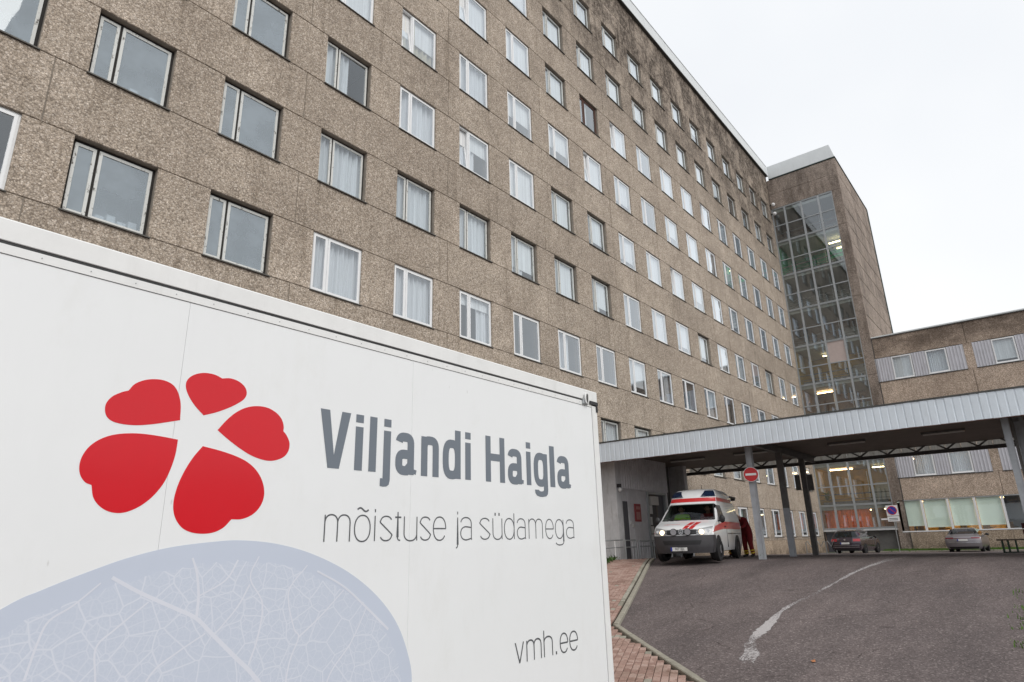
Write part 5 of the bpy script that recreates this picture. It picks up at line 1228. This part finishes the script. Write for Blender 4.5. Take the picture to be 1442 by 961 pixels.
def person(label, loc, rz, pose, top, bottom, shoe, hair=True, group=None, bulk=1.0):
    t = thing('person', label, 'person', loc, rz, group)
    V, E, Rr, G = [], [], [], []
    idx = {}
    def add(n, p, r, par=None, g=0):
        idx[n] = len(V); V.append(p); Rr.append(r)
        if par is not None: E.append((idx[par], idx[n])); G.append(g)
    J = pose
    add('pelvis', J['pelvis'], (.155,.12)); add('waist', J['waist'], (.145,.11), 'pelvis', 0); add('chest', J['chest'], (.175,.125), 'waist', 0); add('neckb', J['neckb'], (.085,.08), 'chest', 0)
    add('neck', J['neck'], (.055,.055), 'neckb', 3); add('head', J['head'], (.085,.09), 'neck', 3); add('crown', J['crown'], (.075,.08), 'head', 3)
    for s in 'lr':
        add('hip'+s, J['hip'+s], (.105,.105), 'pelvis', 1); add('knee'+s, J['knee'+s], (.075,.075), 'hip'+s, 1); add('ankle'+s, J['ankle'+s], (.058,.058), 'knee'+s, 1)
        add('heel'+s, J['heel'+s], (.05,.045), 'ankle'+s, 2); add('toe'+s, J['toe'+s], (.045,.032), 'heel'+s, 2)
        add('sh'+s, J['sh'+s], (.075,.075), 'chest', 0); add('el'+s, J['el'+s], (.055,.055), 'sh'+s, 0); add('wr'+s, J['wr'+s], (.036,.036), 'el'+s, 0)
        w = Vector(J['wr'+s]); dr = (w-Vector(J['el'+s])).normalized(); sd_ = dr.cross(Vector((.3,.2,1))).normalized()
        add('palm'+s, tuple(w+dr*.07), (.034,.02), 'wr'+s, 3)
        for k, (q, ln) in enumerate(((-.028,.075),(-.009,.085),(.010,.08),(.028,.062))):
            add('f%d%s' % (k, s), tuple(w+dr*(.10+ln*.5)+sd_*q+Vector((0,0,-.006))), (.009,.009), 'palm'+s, 3); add('g%d%s' % (k, s), tuple(w+dr*(.10+ln)+sd_*q+Vector((0,0,-.025))), (.008,.008), 'f%d%s' % (k, s), 3)
        add('th'+s, tuple(w+dr*.07-sd_*.055), (.011,.011), 'palm'+s, 3)
    if bulk != 1: Rr = [((a*bulk, b_*bulk) if g_ in ('pelvis','waist','chest','hipl','hipr','kneel','kneer','shl','shr','ell','elr','anklel','ankler') else (a, b_)) for (a, b_), g_ in zip(Rr, idx)]
    grow('body', V, E, Rr, G, [top, bottom, shoe, M['skin']], t)
    if hair:
        b = MB(); c = Vector(J['head'])*.35+Vector(J['crown'])*.65; f = Vector(J['face']); b.sphere(tuple(c-f*.02), .112, 14, sc=(1,1,1.02)); b.build('hair', M['hair'], t, smooth=True, local=True)
        hd = Vector(J['head']); sd_ = f.cross(Vector((0,0,1))).normalized(); up = sd_.cross(f)
        fb = MB(); fb.sphere(tuple(hd+f*.045), .088, 14, sc=(.95,.95,1.2)); fb.sphere(tuple(hd+f*.135-up*.01), .02, 8, sc=(1,1,1.3)); face = fb.build('face', M['skin'], t, smooth=True, local=True)
        eb = MB(); [eb.sphere(tuple(hd+f*.118+sd_*q+up*.025), .012, 8) for q in (-.033, .033)]; eb.build('eyes', M['black'], face, local=True)
        mbk = MB(); mbk.sphere(tuple(hd+f*.122-up*.055), .02, 8, sc=(1,1.3,.35)); mbk.build('mouth', plain('lips', (.30,.10,.09), .5), face, local=True)
        er = MB(); [er.sphere(tuple(hd+f*.0+sd_*q), .026, 8, sc=(.6,.8,1.2)) for q in (-.1, .1)]; er.build('ears', M['skin'], face, smooth=True, local=True)
    return t, J
# pose frames: local +x is where the person faces
BEND = dict(pelvis=(-.10,0,.95), waist=(.0,0,1.12), chest=(.17,0,1.32), neckb=(.33,0,1.43), neck=(.42,0,1.46), head=(.52,0,1.47), crown=(.62,0,1.50), face=(.75,0,-.66),
    hipl=(-.10,.10,.88), kneel=(-.02,.13,.50), anklel=(-.10,.15,.10), heell=(-.13,.15,.05), toel=(.10,.17,.035), hipr=(-.10,-.10,.88), kneer=(-.09,-.17,.49), ankler=(-.22,-.22,.10), heelr=(-.25,-.22,.05), toer=(-.02,-.25,.035),
    shl=(.22,.20,1.34), ell=(.40,.26,1.12), wrl=(.62,.22,1.06), shr=(.22,-.20,1.34), elr=(.36,-.27,1.10), wrr=(.60,-.22,1.02))
STAND = dict(pelvis=(0,0,.95), waist=(0,0,1.12), chest=(.01,0,1.34), neckb=(.0,0,1.46), neck=(.01,0,1.52), head=(.03,0,1.61), crown=(.02,0,1.70), face=(1,0,-.1),
    hipl=(0,.10,.88), kneel=(.03,.11,.49), anklel=(-.01,.12,.10), heell=(-.05,.12,.05), toel=(.17,.15,.035), hipr=(0,-.10,.88), kneer=(.03,-.12,.49), ankler=(.0,-.16,.10), heelr=(-.04,-.16,.05), toer=(.17,-.20,.035),
    shl=(0,.20,1.39), ell=(.04,.26,1.12), wrl=(.24,.22,1.02), shr=(0,-.20,1.39), elr=(.04,-.26,1.12), wrr=(.24,-.22,1.02))
SIT = dict(pelvis=(0,0,.52), waist=(-.03,0,.68), chest=(-.04,0,.90), neckb=(-.03,0,1.03), neck=(-.01,0,1.09), head=(.02,0,1.17), crown=(.01,0,1.26), face=(1,0,-.08),
    hipl=(.05,.10,.48), kneel=(.46,.12,.50), anklel=(.62,.12,.10), heell=(.58,.12,.05), toel=(.78,.14,.05), hipr=(.05,-.10,.48), kneer=(.46,-.12,.50), ankler=(.62,-.12,.10), heelr=(.58,-.12,.05), toer=(.78,-.14,.05),
    shl=(-.03,.20,.95), ell=(.12,.26,.72), wrl=(.34,.16,.80), shr=(-.03,-.20,.95), elr=(.12,-.26,.72), wrr=(.34,-.16,.80))
def bands_on(t, J, w=.078):
    for s in 'lr':
        a = Vector(J['ankle'+s]); k = Vector(J['knee'+s]); d = (k-a).normalized()
        for q in (.06, .15):
            b = MB(); b.cyl(tuple(a+d*q), tuple(d), w, .045, 16); b.build('reflective_band', M['yellowband'], t, smooth=False, local=True)
t, J = person('person in dark red workwear with yellow ankle bands bending into the back of the ambulance', (22.42, -4.80, gz(22)), R(165), BEND, M['redcloth'], M['redcloth'], M['bootblack'], bulk=1.32); bands_on(t, J, .092)
t, J = person('person in dark red workwear behind the ambulance with only black shoes and ankles showing', (23.0, -4.05, gz(23)), R(200), STAND, M['redcloth'], M['redcloth'], M['bootblack']); bands_on(t, J)
def in_van(lx, ly, lz): q = Matrix.Translation(van.location) @ Matrix.Rotation(VR, 4, 'Z') @ Vector((lx, ly, lz)); return tuple(q)
person('person in yellow-green jacket sitting at left behind the windscreen of the ambulance', in_van(-2.1, -.45, .47), VR, SIT, M['hivis'], M['navy'], M['bootblack'])
person('person in dark red jacket sitting at right behind the windscreen of the ambulance', in_van(-2.1, .45, .47), VR, SIT, M['redcloth'], M['navy'], M['bootblack'])

# ------------------------------------------------------------------ small things
t = thing('no_parking_sign', 'blue round no-parking sign with red ring on a square white plate by the wing corner', 'sign', (49.5, -5.35, gz(49.5)), math.pi+.1)
b = MB(); b.tube([(0,0,-.1),(0,0,3.15)], .03, 8); b.build('post', M['galv'], t, local=True)
b = MB(); b.cbox(-.0, .04, -.36, .36, 2.40, 3.10, .01); b.build('square_plate', M['white'], t, local=True)
b = MB(); b.cyl((.05,0,2.76), (1,0,0), .30, .015, 32); b.build('red_ring', M['red'], t, local=True)
b = MB(); b.cyl((.06,0,2.76), (1,0,0), .25, .012, 32); b.build('blue_disc', M['blue'], t, local=True)
b = MB(); b.bar((.070,-.19,2.95), (.070,.19,2.57), .05, .006, up=(1,0,0)); b.build('red_slash', M['red'], t, local=True)
pl = MB().box(0, .04, -.36, .36, 2.02, 2.36).build('lower_plate', M['white'], t, local=True)
b = MB(); [b.box(.041, .044, -.26, .26, z, z+.04) for z in (2.10, 2.20)]; b.build('plate_print', M['bumper'], pl, local=True)
MB().box(0, .04, -.75, -.37, 2.14, 2.24).build('arrow_plate', M['white'], t, local=True)

t = thing('bicycle_rack', 'low zigzag galvanised bicycle rack left of the dark estate car', 'bicycle rack', (43.8, -1.2, gz(44)))
for k in range(3):
    y = -.9-.62*k; b = MB(); z0 = gz(44); b.tube([(43.8, y, z0-.02), (43.8, y, z0+.72), (43.8, y-.12, z0+.80), (43.8, y-.31, z0+.45), (43.8, y-.50, z0+.80), (43.8, y-.60, z0+.72), (43.8, y-.60, z0-.02)], .03, 6); b.build('hoop', M['galv'], t, smooth=True)
b = MB(); b.box(43.76, 43.84, -2.8, -.85, gz(44)+.02, gz(44)+.06); b.build('base_bar', M['galv'], t)

t = thing('bench', 'weathered wooden bench with dark green steel legs at the right edge under the canopy', 'bench', (27.2, -13.2, gz(27)))
zb_ = gz(27.2)
for k in range(4): x = 26.95+.14*k; b = MB(); b.cbox(x, x+.125, -14.6, -12.30, zb_+.42, zb_+.47, .008, face='+z'); b.build('seat_slat', M['wood'], t)
for y in (-12.45, -12.62, -12.85, -14.3):
    for x in (26.98, 27.42): b = MB(); b.box(x-.02, x+.02, y-.02, y+.02, zb_-.03, zb_+.42); b.build('leg', M['greensteel'], t)
b = MB(); b.box(26.95, 27.45, -12.47, -12.43, zb_+.38, zb_+.418); b.box(26.96, 27.0, -14.3, -12.43, zb_+.0, zb_+.04); b.build('under_frame', M['greensteel'], t)
for k in range(2): b = MB(); b.box(27.46, 27.50, -14.6, -13.12, zb_+.60+.22*k, zb_+.79+.22*k); b.build('back_slat', M['maroon'], t)
b = MB(); b.box(27.505, 27.54, -13.3, -13.2, zb_-.02, zb_+1.0); b.box(27.505, 27.54, -14.4, -14.3, zb_-.02, zb_+1.0); b.build('back_support', M['greensteel'], t)

t = thing('wall_lamp', 'small black lamp box on the canopy post at the right edge', 'lamp', (20.7, -13.8, 1.55))
b = MB(); b.cbox(20.72, 20.9, -13.89, -13.72, 1.42, 1.58, .03); b.build('housing', M['black'], t); b = MB(); b.cyl((20.8, -13.8, 1.62), (0,0,1), .04, .1, 8); b.build('cap', M['black'], t)

# grass strip at the foot of the wing, weeds by the trailer and the right-hand verge
def tufts(name, spots, n, h, mat, seed, spread=.12, kind='stuff', label=None, cat=None):
    rd = random.Random(seed); b = MB()
    for (x, y) in spots:
        for _ in range(n):
            px, py = x+rd.gauss(0, spread), y+rd.gauss(0, spread); a = rd.random()*6.28; hh = h*rd.uniform(.5, 1.2); w = hh*.09+.004; dx, dy = math.cos(a), math.sin(a); ln = rd.uniform(.1, .6)*hh
            z = gz(px)-.01
            b.poly([(px-dy*w, py+dx*w, z), (px+dy*w, py-dx*w, z), (px+dx*ln*.4+dy*w*.7, py+dy*ln*.4-dx*w*.7, z+hh*.6), (px+dx*ln, py+dy*ln, z+hh), (px+dx*ln*.4-dy*w*.7, py+dy*ln*.4+dx*w*.7, z+hh*.6)])
    o = b.build(name, mat, None, fix=False); return o
b = MB(); b.poly([(50.9,-36,gz(51)+.012),(52.0,-36,gz(52)+.03),(52.0,-.2,gz(52)+.03),(50.9,-.2,gz(51)+.012)]); tag(b.build('grass_verge', M['soil']), kind='structure')
b = MB()
for k in range(28): b.cbox(50.78, 50.88, -35+1.2*k, -35+1.2*k+1.19, gz(51)-.1, gz(51)+.07, .01, face='+z')
vk = tag(b.build('verge_kerb', M['kerb']), kind='structure')
rd = random.Random(3)
tag(tufts('grass', [(rd.uniform(51.0, 51.9), rd.uniform(-16, -4.2)) for _ in range(1100)], 9, .2, M['grass'], 5), kind='stuff')
b = MB(); b.poly([(2,-13.95,gz(2)+.01),(5,-13.9,gz(5)+.012),(9,-13.62,gz(9)+.015),(13.5,-13.55,gz(13.5)+.012),(13.5,-19,gz(13.5)+.02),(2,-19,gz(2)+.02)]); o = b.build('right_verge', M['soil']); tag(o, kind='structure')
tag(tufts('grass', [(rd.uniform(8.0, 13.2), rd.uniform(-14.6, -13.5)) for _ in range(260)], 8, .07, M['grass'], 9), kind='stuff')
def leafy(label, spots, seed, h):
    rd = random.Random(seed); t = thing('weed_clump', label, 'plant', (spots[0][0], spots[0][1], gz(spots[0][0])))
    b = MB()
    for (x, y) in spots:
        for _ in range(26):
            a = rd.random()*6.28; ln = h*rd.uniform(.35, 1); el = rd.uniform(.3, 1.3); bx, by = x+rd.gauss(0,.10), y+rd.gauss(0,.10); z = gz(bx)+rd.uniform(0, h*.4)
            d = Vector((math.cos(a)*math.cos(el), math.sin(a)*math.cos(el), math.sin(el))); sd_ = Vector((-math.sin(a), math.cos(a), 0))*ln*.16; p = Vector((bx, by, z))
            b.poly([tuple(p), tuple(p+d*ln*.45+sd_), tuple(p+d*ln-Vector((0,0,ln*.12))), tuple(p+d*ln*.45-sd_)])
    tag(b.build('leaves', M['leafg'], t, fix=False), kind='stuff')
leafy('low green weeds at the foot of the sloping handrail beside the white trailer', [(16.2+.22*k, -1.95+.07*k) for k in range(11)], 4, .24)
t = thing('potted_plant', 'green potted plant behind the lower stair tower glazing', 'plant', (52.7, -.5, 2.92))
b = MB(); b.cyl((52.7,-.5,3.05), (0,0,1), .14, .3, 12, r2=.17); b.build('pot', M['door'], t)
b = MB(); rd = random.Random(8)
for _ in range(60):
    a = rd.random()*6.28; el = rd.uniform(-.1, 1.3); ln = rd.uniform(.3, .75); d = Vector((math.cos(a)*math.cos(el), math.sin(a)*math.cos(el)*.6, math.sin(el))); s_ = Vector((-math.sin(a), math.cos(a), 0))*ln*.1; p = Vector((52.7,-.5,3.25+rd.uniform(0,.4)))
    b.poly([tuple(p), tuple(p+d*ln*.5+s_), tuple(p+d*ln-Vector((0,0,.12))), tuple(p+d*ln*.5-s_)])
tag(b.build('leaves', M['leafg'], t, fix=False), kind='stuff')
t = MB(); x, y = 6.45, -11.32; z = gz(x)
t.v = [(x-.05,y,z+.012),(x-.01,y-.03,z+.008),(x+.06,y-.005,z+.028),(x+.0,y+.035,z+.018)]; t.f = [(0,1,2,3)]; t.m = [0]
tag(t.build('fallen_leaf', plain('orange_leaf', (.42,.16,.06), .7)), 'small orange fallen leaf lying on the asphalt in front', 'leaf')

# the row of trees across the yard, behind the photographer: seen only as the dark edge mirrored in glossy surfaces
rd = random.Random(12); b = MB()
for k in range(46):
    cx_, cy_, hh = -70+3.3*k+rd.uniform(-1,1), -62+rd.uniform(-4,4), rd.uniform(5.5, 8.5)
    b.tube([(cx_,cy_,-1.2),(cx_,cy_,hh*.6)], [.2,.1], 5, mi=1)
    for _ in range(90):
        a = rd.random()*6.28; e = rd.uniform(-.9,1.5); q = rd.uniform(.5,1)*2.3; p = Vector((cx_+math.cos(a)*math.cos(e)*q, cy_+math.sin(a)*math.cos(e)*q, hh*.52+math.sin(e)*hh*.45*rd.uniform(.6,1)))
        n1 = Vector((rd.gauss(0,1), rd.gauss(0,1), rd.gauss(0,1))).normalized(); n2 = n1.orthogonal().normalized(); w_ = rd.uniform(.35,.7)
        b.poly([tuple(p-n1*w_), tuple(p+n2*w_*.6), tuple(p+n1*w_), tuple(p-n2*w_*.6)])
tag(b.build('far_wood', [M['leafg'], M['wood']], fix=False), kind='stuff')
